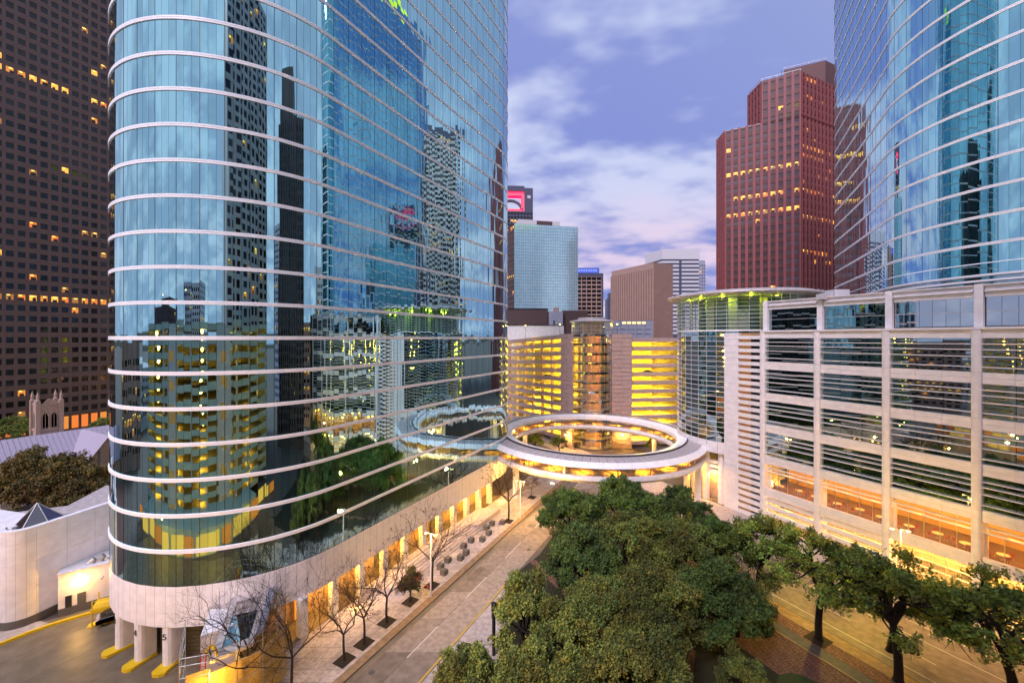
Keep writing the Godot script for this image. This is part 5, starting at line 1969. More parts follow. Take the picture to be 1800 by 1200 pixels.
	for k in 2:
		quad(st, p3(Vector2(-90, 66.0 + k * 4.2), 0.012), p3(Vector2(-64, 55.0 + k * 4.2), 0.012), p3(Vector2(-64, 55.9 + k * 4.2), 0.012), p3(Vector2(-90, 66.9 + k * 4.2), 0.012), Vector3.UP)
	struct("crossing_stripes", st, M.paint_white)
	# yellow kerb along the drive
	var y := thing("yellow_kerb", "long yellow painted kerb sweeping along the drive at the lower left", "kerb", p3(Vector2(-60, 50), 0))
	var kp := [Vector2(-61.5, 46.6), Vector2(-59.6, 49.6), Vector2(-58.2, 51.2), Vector2(-56.0, 53.0), Vector2(-52.6, 55.4)]
	for i in 4:
		st = tool()
		var e: Vector2 = (kp[i + 1] - kp[i]).normalized()
		fbox(st, kp[i], e, Vector2(e.y, -e.x), 0.0, kp[i].distance_to(kp[i + 1]), 0.0, 0.32, -0.18, 0.18)
		mi("kerb_piece", st, M.yellow, y)
	st = tool()
	prism(st, PackedVector2Array([Vector2(-67, 46), Vector2(-61.7, 46.6), Vector2(-59.8, 49.6), Vector2(-58.4, 51.2), Vector2(-60.5, 51.8), Vector2(-66, 50.0)]), 0.0, 0.14)
	struct("kerb_pavement", st, M.slab_2)
	# barrier wedge, booth and the car under it
	var w := thing("ramp_barrier", "yellow steel wedge barrier lowered across the entrance left of column 3", "barrier", p3(Vector2(-52, 50), 0))
	st = tool()
	var wa := Vector2(-53.4, 50.6)
	var we := Vector2(0.86, 0.5)
	var wn := Vector2(0.5, -0.86)
	hexa(st, [p3(wa, 0.02), p3(wa + we * 3.6, 0.02), p3(wa + we * 3.6 - wn * 1.0, 0.02), p3(wa - wn * 1.0, 0.02), p3(wa + we * 0.1, 0.05), p3(wa + we * 3.6, 0.95), p3(wa + we * 3.6 - wn * 1.0, 0.95), p3(wa - wn * 1.0 + we * 0.1, 0.05)])
	mi("wedge", st, M.yellow, w)
	st = tool()
	tube(st, p3(wa + we * 3.6, 0.0), p3(wa + we * 3.6, 1.3), 0.12, 0.12, 8)
	mi("post", st, M.yellow, w)
	parked_car("dark car half hidden under the yellow canopy at the entrance left of column 3", p3(Vector2(-51.0, 52.6), 0.02), 0.7, M.blue_grey)
	w = thing("entry_canopy", "small yellow canopy with railings over the garage entrance left of column 3", "canopy", p3(Vector2(-52, 51.5), 0))
	st = tool()
	fbox(st, Vector2(-53.0, 51.0), Vector2(0.86, 0.5), Vector2(0.5, -0.86), 0.0, 3.4, 2.2, 2.5, -1.6, 0.8)
	mi("canopy_roof", st, M.yellow, w)
	for q in [[0.15, 0.7], [3.2, 0.7], [0.15, -1.5], [3.2, -1.5]]:
		st = tool()
		var at: Vector2 = Vector2(-53.0, 51.0) + Vector2(0.86, 0.5) * q[0] + Vector2(0.5, -0.86) * q[1]
		tube(st, p3(at, 0.0), p3(at, 3.5), 0.07, 0.07, 6)
		mi("post", st, M.yellow, w)
	st = tool()
	for h in [2.9, 3.4]:
		tube(st, p3(Vector2(-52.87, 51.1) + Vector2(0.5, -0.86) * 0.7, h), p3(Vector2(-53.0, 51.0) + Vector2(0.86, 0.5) * 3.2 + Vector2(0.5, -0.86) * 0.7, h), 0.05, 0.05, 5)
	mi("railing", st, M.yellow, w)

# ---------- trees ----------
var leaf_mesh: ArrayMesh

func leaf_clump(sd: int, n: int, size: float, spread: float) -> ArrayMesh:
	rng.seed = sd
	var st := tool()
	for i in n:
		var o := Vector3(rng.randfn(), rng.randfn() * 0.8, rng.randfn()) * spread
		var b := Basis.from_euler(Vector3(rng.randf_range(-1.0, 1.0), rng.randf() * TAU, rng.randf_range(-0.7, 0.7)))
		var w := b.x * size * rng.randf_range(0.7, 1.2)
		var l := b.z * size * 0.5
		var up := b.y
		if up.y < 0:
			up = -up
		# pointed leaf: two triangles, slightly folded
		quadn(st, o - w, o + l + up * size * 0.12, o + w, o - l + up * size * 0.12, up, up, up, up)
	return st.commit()

func limb(st: SurfaceTool, a: Vector3, b: Vector3, r0: float, r1: float, bend: float, sides: int) -> Vector3:
	var n := 4
	var prev := a
	var side := Vector3(rng.randfn(), rng.randfn() * 0.3, rng.randfn()) * bend
	for i in n:
		var f := float(i + 1) / n
		var q := a.lerp(b, f) + side * sin(f * PI) + Vector3.UP * sin(f * PI) * bend * 0.4
		tube(st, prev, q, lerpf(r0, r1, float(i) / n), lerpf(r0, r1, f), sides)
		prev = q
	return prev

# an evergreen: forked trunk, limbs to each leaf mass, leaf clumps through the masses' shells
func oak(label: String, height: float, radius: float, lobes: int, clumps: int, sd: int, green: Color, open := 0.5, trunk_h := 0.28, flat := 0.62) -> Node3D:
	var t := thing("oak_tree", label, "tree", Vector3.ZERO, "evergreen trees of the park and its street edge")
	rng.seed = sd
	var st := tool()
	var fork := Vector3(rng.randf_range(-0.4, 0.4), height * trunk_h, rng.randf_range(-0.4, 0.4))
	var th := height / 12.0
	tube(st, Vector3(0, -0.2, 0), Vector3(0, 0.35, 0), 0.48 * th, 0.31 * th, 8)
	limb(st, Vector3(0, 0.35, 0), fork, 0.31 * th, 0.25 * th, 0.15 * th, 8)
	var centres := []
	var radii := []
	for i in lobes:
		var a := TAU * i * 0.381966 + rng.randf() * 0.5
		var f := sqrt((i + 0.5) / lobes)
		var rr := radius * 0.82 * f * rng.randf_range(0.85, 1.12)
		var top := height * (0.80 - 0.34 * f * f) + rng.randf_range(-1.6, 1.0)
		centres.append(Vector3(cos(a) * rr, top, sin(a) * rr))
		radii.append(radius * rng.randf_range(0.13, 0.24))
	var mains := []
	for i in 5:
		var a := TAU * i / 5.0 + rng.randf()
		mains.append(limb(st, fork, fork + Vector3(cos(a) * radius * 0.32, height * rng.randf_range(0.16, 0.28), sin(a) * radius * 0.32), 0.19 * th, 0.11 * th, 0.35 * th, 6))
	for i in lobes:
		var best: Vector3 = mains[0]
		for m in mains:
			if m.distance_to(centres[i]) < best.distance_to(centres[i]):
				best = m
		var e := limb(st, best, centres[i], 0.10 * th, 0.04 * th, 0.4 * th, 5)
		for q in 7:
			var d: Vector3 = Vector3(rng.randfn(), rng.randfn() * 0.7, rng.randfn()).normalized() * radii[i] * 0.9
			limb(st, best.lerp(e, rng.randf_range(0.5, 1.0)), centres[i] + d, 0.035 * th, 0.012 * th, 0.2 * th, 4)
	mi("trunk", st, M.bark, t)
	var sprays := []
	for i in lobes * 16:
		var d := Vector3(rng.randfn(), rng.randfn() * 0.9 + 0.25, rng.randfn()).normalized()
		sprays.append(Vector3(d.x, d.y * (flat + 0.15), d.z) * radii[i / 16] * rng.randf_range(0.7, 1.5))
	var mm := MultiMesh.new()
	mm.transform_format = MultiMesh.TRANSFORM_3D
	mm.use_colors = true
	mm.mesh = leaf_mesh
	mm.instance_count = clumps
	for i in clumps:
		var k := rng.randi_range(0, lobes - 1)
		var d: Vector3 = sprays[k * 16 + rng.randi_range(0, 15)]
		var pos: Vector3 = centres[k] + d * pow(rng.randf(), open) + Vector3(rng.randfn(), rng.randfn(), rng.randfn()) * 0.17
		var s := rng.randf_range(0.7, 1.25)
		var b := Basis.from_euler(Vector3(rng.randf_range(-0.6, 0.6), rng.randf() * TAU, rng.randf_range(-0.6, 0.6))).scaled(Vector3.ONE * s)
		mm.set_instance_transform(i, Transform3D(b, pos))
		var f := rng.randf_range(0.45, 1.6) * (0.7 + 0.75 * float((k * 7) % 5) / 4.0)
		var warm := rng.randf_range(-0.15, 0.35) + 0.25 * float((k * 3) % 4) / 3.0
		mm.set_instance_color(i, Color(green.r * f * (1.0 + warm), green.g * f, green.b * f * (1.0 - warm * 0.6)))
	var cr := MultiMeshInstance3D.new()
	cr.name = "crown"
	cr.multimesh = mm
	cr.material_override = M.leaf
	cr.set_meta("kind", "stuff")
	t.add_child(cr, true)
	return t

func twig(st: SurfaceTool, ends: Array, a: Vector3, dir: Vector3, len: float, r: float, depth: int) -> void:
	var prev := a
	var d := dir
	var n := 3
	for i in n:
		d = (d + Vector3(rng.randfn(), rng.randfn() * 0.5 + 0.12, rng.randfn()) * 0.2).normalized()
		var q := prev + d * len / n
		var r2 := r * lerpf(1.0, 0.62, float(i + 1) / n)
		tube(st, prev, q, r * lerpf(1.0, 0.62, float(i) / n), r2, 5 if depth > 2 else 3)
		prev = q
		if depth > 0 and i < n - 1 and rng.randf() < 0.75:
			var s := Vector3(rng.randfn(), rng.randfn() * 0.5 + 0.3, rng.randfn()).normalized()
			twig(st, ends, prev, (d + s * 0.9).normalized(), len * rng.randf_range(0.5, 0.75), r2 * 0.6, depth - 1)
	ends.append(prev)
	if depth > 0:
		for k in 2:
			var s := Vector3(rng.randfn(), rng.randfn() * 0.4 + 0.15, rng.randfn()).normalized()
			twig(st, ends, prev, (d + s * 0.75).normalized(), len * rng.randf_range(0.65, 0.85), r * 0.55, depth - 1)

func bare_tree(label: String, height: float, sd: int, depth: int, leaves: int, leaf_color: Color) -> Node3D:
	var t := thing("bare_tree", label, "tree", Vector3.ZERO, "bare winter trees along the left pavement")
	rng.seed = sd
	var st := tool()
	var ends := []
	var th := height * 0.34
	var top := limb(st, Vector3.ZERO, Vector3(rng.randf_range(-0.2, 0.2), th, rng.randf_range(-0.2, 0.2)), 0.15, 0.11, 0.06, 7)
	mi("trunk", st, M.bark, t)
	st = tool()
	for k in 4:
		var a := TAU * k / 4.0 + rng.randf() * 0.9
		twig(st, ends, top, Vector3(cos(a) * 0.75, rng.randf_range(0.7, 1.2), sin(a) * 0.75).normalized(), height * 0.31, 0.085, depth)
	mi("branches", st, M.bark, t)
	if leaves:
		var mm := MultiMesh.new()
		mm.transform_format = MultiMesh.TRANSFORM_3D
		mm.use_colors = true
		mm.mesh = leaf_mesh
		mm.instance_count = leaves
		for i in leaves:
			var e: Vector3 = ends[rng.randi_range(0, ends.size() - 1)]
			var b := Basis.from_euler(Vector3(rng.randf(), rng.randf() * TAU, rng.randf())).scaled(Vector3.ONE * rng.randf_range(0.25, 0.55))
			mm.set_instance_transform(i, Transform3D(b, e + Vector3(rng.randfn(), rng.randfn(), rng.randfn()) * 0.12))
			var f := rng.randf_range(0.5, 1.3)
			mm.set_instance_color(i, Color(leaf_color.r * f, leaf_color.g * f, leaf_color.b * f))
		var cr := MultiMeshInstance3D.new()
		cr.name = "leaves"
		cr.multimesh = mm
		cr.material_override = M.leaf
		cr.set_meta("kind", "stuff")
		t.add_child(cr, true)
	return t

func trees() -> void:
	leaf_mesh = leaf_clump(5, 9, 0.17, 0.21)
	var g1 := Color(0.125, 0.172, 0.034)
	var g2 := Color(0.155, 0.205, 0.042)
	var g3 := Color(0.078, 0.150, 0.028)
	var a := oak("broad dark green oak whose top overlaps the near rim of the ring skywalk", 12.8, 6.6, 46, 6400, 101, g3)
	var b := oak("tallest olive oak at the centre of the tree group", 12.4, 6.7, 48, 6600, 102, g1)
	var c := oak("yellowish green slender tree beside the black post at the kerb corner", 10.0, 4.3, 30, 2700, 103, g2, 0.8, 0.22, 0.9)
	var d := oak("open crowned street oak with a visible forked trunk by the dark paved walk", 15.2, 6.8, 28, 1550, 104, Color(0.185, 0.285, 0.050), 0.75, 0.36)
	var a2 := oak("dark oak at the far right of the tree group before the slotted stair", 12.0, 6.0, 44, 5600, 107, Color(0.066, 0.128, 0.028))
	var olive := oak("brownish olive oak in the middle of the near row", 11.8, 6.3, 46, 5600, 108, Color(0.120, 0.160, 0.034), 0.6)
	# source, place, turn, size, label
	var list := [
		[a, Vector2(19.7, 71.5), 0.3, 1.0, ""],
		[a, Vector2(9.8, 69.0), 2.1, 0.92, "dark oak at the far left of the tree group beside the left street's kerb"],
		[a2, Vector2(28.2, 68.0), 4.0, 1.0, "dark oak at the far right of the tree group before the slotted stair"],
		[a, Vector2(31.0, 60.2), 1.2, 0.82, "oak at the street edge just left of the restaurant windows"],
		[a2, Vector2(9.6, 55.5), 0.0, 0.94, "deep green oak in the second row, at the left end above the kerb corner"],
		[b, Vector2(16.8, 58.0), 1.9, 1.0, ""],
		[b, Vector2(23.6, 55.0), 3.6, 1.0, "olive oak right of the centre of the tree group"],
		[b, Vector2(10.8, 44.0), 5.0, 0.86, "olive oak in the near row, left part, above the park's dark gap"],
		[olive, Vector2(16.0, 45.4), 2.9, 0.95, ""],
		[a2, Vector2(24.2, 46.6), 5.6, 0.90, "round grey green oak at the right of the near row beside the brick plaza"],
		[olive, Vector2(27.6, 49.2), 0.9, 0.70, "smaller oak closing the near row towards the street"],
		[olive, Vector2(11.5, 36.5), 0.5, 0.84, "oak cut by the bottom edge of the picture, left of the dark gap"],
		[c, Vector2(1.6, 46.0), 0.0, 1.05, ""],
		[c, Vector2(5.8, 42.0), 2.0, 1.0, "yellowish slender tree right of the one by the black post"],
		[c, Vector2(-4.2, 37.6), 3.3, 0.86, "low olive tree at the bottom edge beside the left street"],
		[c, Vector2(1.2, 37.0), 4.4, 0.9, "olive tree at the bottom edge below the black post"],
		[c, Vector2(5.4, 36.0), 5.2, 0.9, "olive tree at the bottom edge left of the lilac paved gap"],
		[c, Vector2(22.4, 39.2), 1.0, 0.62, "small bushy green tree alone beside the brick path"],
		[d, Vector2(37.0, 48.7), 0.0, 1.0, ""],
		[d, Vector2(33.9, 54.9), 1.6, 0.95, "open street oak behind the one by the dark paved walk"],
		[d, Vector2(40.9, 42.7), 3.0, 1.06, "open forked street oak in front of the brightest lobby glass"],
		[d, Vector2(46.6, 38.0), 4.4, 1.1, "open street oak at the lower right corner"],
		[d, Vector2(44.0, 47.0), 5.3, 0.75, "street tree whose top glows yellow green under a lamp before the podium"],
	]
	var first := {}
	for q in list:
		var at := p3(q[1], 0.13)
		if not first.has(q[0]):
			first[q[0]] = true
			q[0].transform = Transform3D(Basis(Vector3.UP, q[2]).scaled(Vector3.ONE * q[3]), at)
		else:
			dup(q[0], at, q[2], q[3], q[4])
	# left background trees
	var e := oak("brown green tree at the left edge before the church roof", 11.5, 6.6, 46, 6500, 105, Color(0.125, 0.105, 0.028), 0.6)
	e.transform = Transform3D(Basis(), p3(Vector2(-99.0, 84.0), 0.0))
	e.scale = Vector3.ONE * 1.25
	dup(e, p3(Vector2(-90.0, 80.5), 0.0), 2.2, 1.2, "brown green tree before the church roof, above the glass pyramid")
	dup(e, p3(Vector2(-83.5, 79.0), 0.0), 4.0, 1.05, "brown tree close to the left tower's edge before the church gable")
	var spots := [[Vector2(-156, 132), "dark tree at the foot of the brown tower, left of the church tower"], [Vector2(-134, 134), "dark tree behind the church tower"], [Vector2(-122, 133), "dark tree right of the church tower at the foot of the brown tower"], [Vector2(-111, 134), "dark tree between the church tower and the glass tower, middle"], [Vector2(-165, 134), "dark tree at the left edge at the foot of the brown tower"], [Vector2(-140, 146), "dark tree tight against the brown tower's lit ground floor"]]
	for i in spots.size():
		dup(b, p3(spots[i][0], 0.0), i * 1.3, 0.95, spots[i][1])
	# trees glimpsed round and through the ring
	var more := [[Vector2(2.0, 127.0), 0.5, "small tree in front of the tan garage left of the ring"], [Vector2(7.0, 124.5), 0.55, "small tree at the foot of the tan garage beyond the ring"], [Vector2(14.5, 124.0), 0.5, "young street tree seen through the ring, left"], [Vector2(43.5, 125.0), 0.42, "young street tree seen through the ring, right"]]
	for i in more.size():
		dup(d, p3(more[i][0], 0.13), i * 2.0, more[i][1], more[i][2])
	# bare trees on the left pavement
	var brown := Color(0.10, 0.035, 0.025)
	var b1 := bare_tree("bare tree with a few brown leaves second from the bottom edge on the left pavement", 8.6, 201, 4, 130, brown)
	var b2 := bare_tree("leafless spreading tree in the foreground at the bottom edge left of the pavement kerb", 10.5, 202, 5, 0, brown)
	var row := [
		[b1, -42.6, 45.5, 1.0, "bare tree with brown leaves second from the bottom edge on the left pavement"],
		[b1, -42.9, 51.6, 1.1, "bare tree with brown leaves in the pit before the young red tipped tree"],
		[b1, -42.6, 59.2, 1.2, "bare dark tree behind the white lamp post beside the stone cubes"],
		[b1, -42.4, 80.0, 1.3, "bare reddish tree nearest the ring skywalk on the left pavement"],
		[b1, -42.6, 48.0, 1.0, "bare tree with brown leaves third from the bottom edge of the picture"],
		[b2, -43.8, 41.0, 1.05, ""],
		[b2, -46.6, 39.6, 1.1, "leafless tree at the bottom edge in front of the scaffold"],
		[b2, -43.4, 92.0, 0.5, "small bare tree under the left end of the ring skywalk"],
	]
	first = {}
	for i in row.size():
		var q: Array = row[i]
		var at := Vector2(float(q[1]) + 0.521 * float(q[2]), float(q[2]))
		var st := tool()
		fbox(st, at, U, NR, -0.95, 0.95, 0.12, 0.14, -0.85, 0.85)
		tag(mi("tree_pit", st, M.soil), "dark square tree pit under the " + ["second bare tree from the bottom edge", "bare tree with the most brown leaves", "bare tree by the white lamp post", "bare tree nearest the ring", "third bare tree from the bottom edge", "large leafless tree at the bottom edge", "leafless tree in front of the scaffold", "small bare tree under the ring"][i], "tree pit", "square tree pits on the left pavement")
		if not first.has(q[0]):
			first[q[0]] = true
			q[0].transform = Transform3D(Basis(Vector3.UP, i * 1.1).scaled(Vector3.ONE * q[3]), p3(at, 0.12))
		else:
			dup(q[0], p3(at, 0.12), i * 1.1, q[3], q[4])
	# young tree with red leaves
	var y := oak("young green tree with red leaf tips in a square pit on the left pavement", 5.0, 1.7, 9, 620, 106, Color(0.06, 0.075, 0.02), 0.6, 0.4, 1.0)
	var at := Vector2(-43.0 + 0.521 * 55.6, 55.6)
	y.transform = Transform3D(Basis(), p3(at, 0.12))
	var mm: MultiMesh = (y.get_child(1) as MultiMeshInstance3D).multimesh
	for i in range(0, 620, 5):
		mm.set_instance_color(i, Color(0.22, 0.03, 0.015))
	var st := tool()
	fbox(st, at, U, NR, -0.95, 0.95, 0.12, 0.14, -0.85, 0.85)
	tag(mi("tree_pit", st, M.soil), "dark square tree pit under the young red tipped tree", "tree pit", "square tree pits on the left pavement")
	st = tool()
	var q2 := Vector2(36.9, 48.6)
	fbox(st, q2, UB, NB, -1.1, 1.1, 0.14, 0.165, -1.1, 1.1)
	tag(mi("tree_pit", st, M.soil), "dark square tree pit beside the dark paved walk at the right", "tree pit")

# ---------- street furniture ----------
func street_things() -> void:
	var st := tool()
	# stone cubes
	var cubes := [[780, 1017], [774, 1007], [787, 995], [809.5, 991], [819, 982], [815, 970.5], [828, 960], [848, 958], [859, 947], [855, 938], [865, 930], [883, 928]]
	var spots := ["nearest, beside the white lamp post", "half hidden behind the bare tree trunk", "third from the lamp post", "fourth from the lamp post, nearest the kerb", "fifth from the lamp post, kerb row", "sixth from the lamp post, building row", "seventh from the lamp post, building row", "eighth from the lamp post, kerb row", "ninth from the lamp post, kerb row", "tenth from the lamp post, building row", "second from the far end", "farthest, beside the far bare tree"]
	for i in cubes.size():
		var d: float = 25844.0 / (cubes[i][1] - 600.0)
		var at := Vector2((cubes[i][0] - 900.0) / 710.0 * d, d)
		st = tool()
		fbox(st, at, U, NR, -0.44, 0.44, 0.13, 0.9, -0.44, 0.44)
		fbox(st, at, U, NR, -0.41, 0.41, 0.9, 0.93, -0.41, 0.41)
		tag(mi("stone_cube", st, M.stone_grey), "grey stone cube seat on the left pavement, %s" % spots[i], "bollard", "stone cubes on the left pavement")
	rng.seed = 44
	for i in 9:
		var at := Vector2(-37.9 + 4.0 * (i % 2) + rng.randf_range(-0.8, 0.8), 44.0 + i * 8.5)
		at.x += 0.521 * at.y
		st = tool()
		if i % 3 == 0:
			lathe(st, at, [Vector2(0.34, 0.012), Vector2(0.34, 0.019), Vector2(0.0, 0.02)], 14)
		else:
			fbox(st, at, U, NR, 0.0, rng.randf_range(1.5, 4.5), 0.0, 0.017, 0.0, rng.randf_range(0.8, 1.7))
		struct("manhole_cover" if i % 3 == 0 else "road_patch", st, M.dark_walk if i % 3 == 0 else M["road_%d" % (i % 2 * 3)])
	st = tool()
	strip(st, -39.9, -39.1, 30.0, 110.0, 0.014)
	struct("gutter_stain", st, M.driveway)
	# wide steps up to the arcade
	var steps := thing("steps", "broad flight of pale stone steps up to the lit arcade", "steps", p3(Vector2(-10, 70), 0))
	for k in 7:
		st = tool()
		kerb(st, -50.75, -45.7 - k * 0.62, 62.0, 76.5, 0.13 + (k + 1) * 0.16)
		mi("step", st, M["slab_%d" % (1 + k % 3)], steps)
	for d in [62.0, 67.0, 76.5]:
		st = tool()
		var p := Vector2(-45.3 + 0.521 * d, d)
		var q := Vector2(-49.3 + 0.521 * d, d)
		tube(st, p3(p, 1.05), p3(q, 2.1), 0.035, 0.035, 5)
		tube(st, p3(p, 0.13), p3(p, 1.05), 0.035, 0.035, 5)
		tube(st, p3(q, 1.1), p3(q, 2.1), 0.035, 0.035, 5)
		mi("handrail", st, M.steel, steps)
	for w in [[57.0, 61.9, "near"], [76.6, 84.0, "far"]]:
		st = tool()
		kerb(st, -50.75, -46.2, w[0], w[1], 1.05)
		tag(mi("planter_wall", st, M.slab_3), "pale stone terrace block at the %s end of the steps" % w[2], "terrace wall", "terrace blocks beside the steps")
	# white lamp posts
	var posts := [[Vector2(-40.9 + 0.521 * 56.6, 56.6), 9.0, "white lamp post on the left pavement beside the stone cubes"], [Vector2(-40.8 + 0.521 * 81.5, 81.5), 7.6, "white lamp post on the left pavement just before the ring skywalk"], [Vector2(50.6, 52.6), 11.5, "tall white lamp post in front of the lit lobby at the right"]]
	for q in posts:
		var lp := thing("lamp_post", q[2], "street lamp", p3(q[0], 0.13), "white street lamp posts")
		st = tool()
		tube(st, p3(q[0], 0.13), p3(q[0], 0.5), 0.16, 0.12, 8)
		tube(st, p3(q[0], 0.5), p3(q[0], q[1]), 0.11, 0.09, 8)
		mi("pole", st, M.white_fin, lp)
		st = tool()
		for s in [-1.0, 1.0]:
			fbox(st, q[0], NR, U, s * 0.15 - 0.1, s * 0.75 + 0.1 * s, q[1] - 0.06, q[1] + 0.06, -0.09, 0.09)
		mi("arm", st, M.white_fin, lp)
		for s in [-1.0, 1.0]:
			st = tool()
			box(st, p3(q[0] + NR * s * 0.8, q[1] - 0.1), Vector3(0.34, 0.1, 0.26))
			mi("lamp_head", st, M.bulb, lp)
		omni(p3(q[0] + NR * 0.8, q[1] - 0.35), WARM, 36.0 if q[0].x > 0.0 else 16.0, 0.25)
	# black post at the kerb corner
	var bp := Vector2(-2.1, 46.4)
	var b := thing("black_post", "tall black cylindrical post at the kerb corner amid the foliage", "post", p3(bp, 0))
	st = tool()
	lathe(st, bp, [Vector2(0.2, 0.0), Vector2(0.2, 5.1)], 14)
	mi("shaft", st, M.black, b)
	st = tool()
	lathe(st, bp, [Vector2(0.26, 4.3), Vector2(0.30, 5.9), Vector2(0.26, 6.0), Vector2(0.0, 6.0)], 14)
	mi("cap", st, M.black, b)
	# parking meter and sign pole
	var pm := Vector2(-41.6 + 0.521 * 57.0, 57.0)
	b = thing("parking_meter", "small red topped parking meter on the kerb beside the white lamp post", "meter", p3(pm, 0.13))
	st = tool()
	tube(st, p3(pm, 0.13), p3(pm, 1.15), 0.05, 0.05, 6)
	mi("post", st, M.steel, b)
	st = tool()
	lathe(st, pm, [Vector2(0.0, 1.1), Vector2(0.14, 1.15), Vector2(0.15, 1.45), Vector2(0.0, 1.6)], 10)
	mi("head", st, M.red_paint, b)
	pm = Vector2(-40.7 + 0.521 * 73.5, 73.5)
	b = thing("sign_pole", "thin sign pole on the kerb across from the steps", "sign", p3(pm, 0.13))
	st = tool()
	tube(st, p3(pm, 0.13), p3(pm, 2.9), 0.04, 0.04, 5)
	mi("post", st, M.steel, b)
	st = tool()
	fbox(st, pm, NR, U, -0.16, 0.16, 2.3, 2.9, 0.04, 0.06)
	mi("sign_plate", st, M.sign_blue, b)
	# overhead lamp below the trees in the park
	for q in [[Vector2(18.0, 63.0), "warm park lamp hidden among the oaks near the ring"], [Vector2(41.5, 53.5), "warm lamp shining up into the yellow green street tree"]]:
		b = thing("park_lamp", q[1], "street lamp", p3(q[0], 0.13), "lamps among the trees")
		st = tool()
		tube(st, p3(q[0], 0.13), p3(q[0], 5.0), 0.07, 0.05, 6)
		mi("pole", st, M.dark_metal, b)
		st = tool()
		lathe(st, q[0], [Vector2(0.0, 4.9), Vector2(0.2, 5.0), Vector2(0.2, 5.25), Vector2(0.0, 5.4)], 10)
		mi("lamp_head", st, M.bulb, b)
		omni(p3(q[0], 5.6), Color(1.0, 0.85, 0.3), 40.0, 0.2)
	# street light poles by the road on the left whose pool lights the lane
	for q in [[Vector2(9.6, 75.5), "dark lamp post at the park kerb by the far lane"]]:
		b = thing("lamp_post", q[1], "street lamp", p3(q[0], 0.13), "")
		st = tool()
		tube(st, p3(q[0], 0.13), p3(q[0], 8.5), 0.08, 0.06, 6)
		tube(st, p3(q[0], 8.4), p3(q[0] - NR * 1.9, 8.9), 0.05, 0.04, 5)
		mi("pole", st, M.dark_metal, b)
		st = tool()
		fbox(st, q[0] - NR * 2.2, NR, U, -0.35, 0.35, 8.82, 8.95, -0.14, 0.14)
		mi("lamp_head", st, M.bulb, b)
		omni(p3(q[0] - NR * 2.2, 8.6), WARM, 26.0, 0.25)

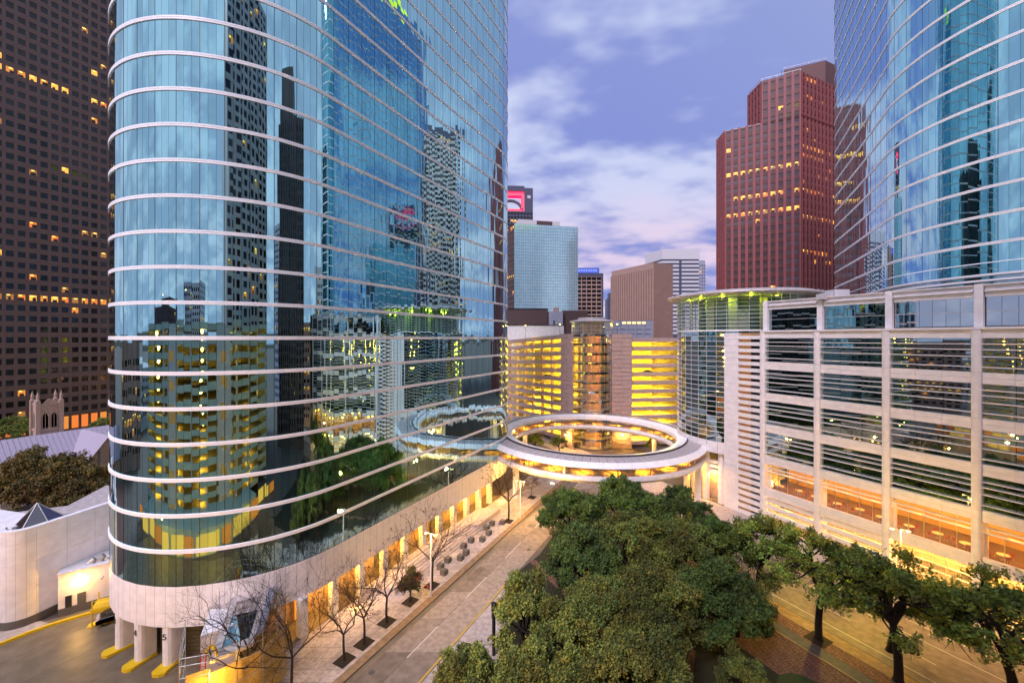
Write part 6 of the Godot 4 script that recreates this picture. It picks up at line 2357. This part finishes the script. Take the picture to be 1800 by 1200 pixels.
# ---------- the building site by the arcade's near end ----------
func site() -> void:
	var st := tool()
	var a := Vector2(-31.6, 45.6)      # canopy corner at the tower, left
	var b := Vector2(-27.8, 47.6)      # at the tower, right
	var c := Vector2(-25.3, 40.6)      # front right
	var d := Vector2(-28.4, 37.9)      # front left
	var t := thing("canopy", "unfinished sloping canopy with a dark glass rooflight, built against the left tower", "canopy", p3(a, 0))
	var ya := 7.3
	var yd := 6.1
	var q := func(s: float, r: float) -> Vector3:
		var l := a.lerp(d, r)
		var m := b.lerp(c, r)
		return p3(l.lerp(m, s), lerpf(ya, yd, r))
	var th := Vector3(0, 0.35, 0)
	for f in [[0.0, 0.16, 0.0, 1.0], [0.72, 0.84, 0.0, 1.0], [0.16, 0.72, 0.0, 0.14], [0.16, 0.72, 0.88, 1.0]]:
		st = tool()
		var p0: Vector3 = q.call(f[0], f[2])
		var p1: Vector3 = q.call(f[1], f[2])
		var p2: Vector3 = q.call(f[1], f[3])
		var p4: Vector3 = q.call(f[0], f[3])
		hexa(st, [p0 - th, p1 - th, p2 - th, p4 - th, p0, p1, p2, p4])
		mi("roof_frame", st, M.zinc, t)
	for i in 3:
		for j in 5:
			st = tool()
			var s0 := lerpf(0.16, 0.72, i / 3.0) + 0.008
			var s1 := lerpf(0.16, 0.72, (i + 1) / 3.0) - 0.008
			var r0 := lerpf(0.14, 0.88, j / 5.0) + 0.006
			var r1 := lerpf(0.14, 0.88, (j + 1) / 5.0) - 0.006
			quad(st, q.call(s0, r0) - Vector3(0, 0.1, 0), q.call(s1, r0) - Vector3(0, 0.1, 0), q.call(s1, r1) - Vector3(0, 0.1, 0), q.call(s0, r1) - Vector3(0, 0.1, 0), Vector3(0, 1, 0.12).normalized())
			mi("rooflight_pane", st, M.mirror_clear, t)
	st = tool()
	for i in 22:
		var s := 0.845 + 0.155 * i / 22.0
		var p0: Vector3 = q.call(s, 0.0)
		var p1: Vector3 = q.call(s + 0.004, 0.0)
		var p2: Vector3 = q.call(s + 0.004, 0.85)
		var p4: Vector3 = q.call(s, 0.85)
		hexa(st, [p0 - th, p1 - th, p2 - th, p4 - th, p0, p1, p2, p4])
	stuff(mi("metal_sheet", st, M.blue_grey, t))
	# white stair box under it and tall plywood hoarding in front
	st = tool()
	prism(st, PackedVector2Array([Vector2(-33.7, 45.4), Vector2(-30.6, 45.3), Vector2(-29.0, 42.0), Vector2(-31.2, 40.4)]), 0.02, 6.6)
	mi("stair_wall", st, M.white_panel, t)
	st = tool()
	prism(st, PackedVector2Array([Vector2(-34.2, 45.8), Vector2(-31.0, 46.2), Vector2(-30.8, 44.6), Vector2(-33.4, 44.4)]), 6.62, 6.8)
	mi("flat_roof", st, M.zinc, t)
	var h := thing("hoarding", "yellow lit plywood hoarding of tall boards under the unfinished canopy", "hoarding", p3(d, 0))
	var line := [Vector2(-29.6, 36.6), Vector2(-28.0, 37.5), Vector2(-25.0, 40.2), Vector2(-24.4, 43.6)]
	rng.seed = 3
	for i in 3:
		var e: Vector2 = (line[i + 1] - line[i]).normalized()
		var l: float = line[i].distance_to(line[i + 1])
		var n := int(l / 0.95)
		for k in n:
			st = tool()
			fbox(st, line[i], e, Vector2(e.y, -e.x), k * l / n + 0.01, (k + 1) * l / n - 0.01, 0.02, 5.4 if i > 0 else 5.8, -0.03, 0.03 + rng.randf() * 0.03)
			mi("plywood_board", st, M.plywood, h)
	# scaffold
	var s := thing("scaffold", "steel tube scaffold with guard rails round the unfinished canopy", "scaffold", p3(Vector2(-30, 42), 0))
	var posts := [Vector2(-33.2, 41.0), Vector2(-31.6, 38.6), Vector2(-30.2, 36.6), Vector2(-27.9, 37.2), Vector2(-26.3, 38.6), Vector2(-24.7, 40.0), Vector2(-24.2, 42.6), Vector2(-26.0, 44.8), Vector2(-27.4, 47.0), Vector2(-32.2, 44.4), Vector2(-30.0, 46.2)]
	for p in posts:
		st = tool()
		tube(st, p3(p, 0.0), p3(p, 8.6 if p.y > 43.0 else 7.6), 0.045, 0.045, 5)
		mi("pole", st, M.steel, s)
	for i in range(0, 8):
		for y in [1.8, 3.6, 5.5, 6.6, 7.3]:
			st = tool()
			tube(st, p3(posts[i], y), p3(posts[i + 1], y), 0.035, 0.035, 4)
			mi("rail", st, M.steel, s)
	for i in [0, 2, 4, 6]:
		st = tool()
		tube(st, p3(posts[i], 0.4), p3(posts[i + 1], 5.4), 0.03, 0.03, 4)
		mi("brace", st, M.steel, s)
	st = tool()
	for k in 2:
		tube(st, p3(Vector2(-28.9 + k * 0.5, 36.9), 0.1), p3(Vector2(-29.3 + k * 0.5, 38.0), 6.8), 0.05, 0.05, 5)
	for k in 14:
		tube(st, p3(Vector2(-28.9 - k * 0.029, 36.9 + k * 0.08), 0.5 + k * 0.47), p3(Vector2(-28.4 - k * 0.029, 36.9 + k * 0.08), 0.5 + k * 0.47), 0.03, 0.03, 4)
	tag(mi("ladder", st, M.red_paint), "red ladder leaning on the scaffold at the hoarding's corner", "ladder")
	st = tool()
	var hose := Vector2(-28.6, 38.4)
	for k in 10:
		var a0 := PI * k / 10.0
		var a1 := PI * (k + 1) / 10.0
		tube(st, p3(hose + Vector2(cos(a0) * 0.5, 0.0), 6.2 + sin(a0) * 0.9), p3(hose + Vector2(cos(a1) * 0.5, 0.0), 6.2 + sin(a1) * 0.9), 0.13, 0.13, 7)
	tag(mi("yellow_duct", st, M.yellow), "bent yellow hose at the front corner of the unfinished canopy", "hose")
	omni(p3(Vector2(-27.2, 36.6), 4.8), WARM, 9.0, 0.2)
	st = tool()
	box(st, p3(Vector2(-27.2, 36.6), 5.0), Vector3(0.3, 0.16, 0.2))
	tag(mi("work_lamp", st, M.bulb), "small work lamp lighting the plywood hoarding", "lamp")

func _ready() -> void:
	view_and_light()
	materials()
	ground()
	left_tower()
	right_tower()
	podium()
	drum()
	ring()
	tan_garage()
	brown_tower()
	red_tower()
	backdrop()
	behind()
	church()
	white_walls()
	site()
	street_things()
	trees()
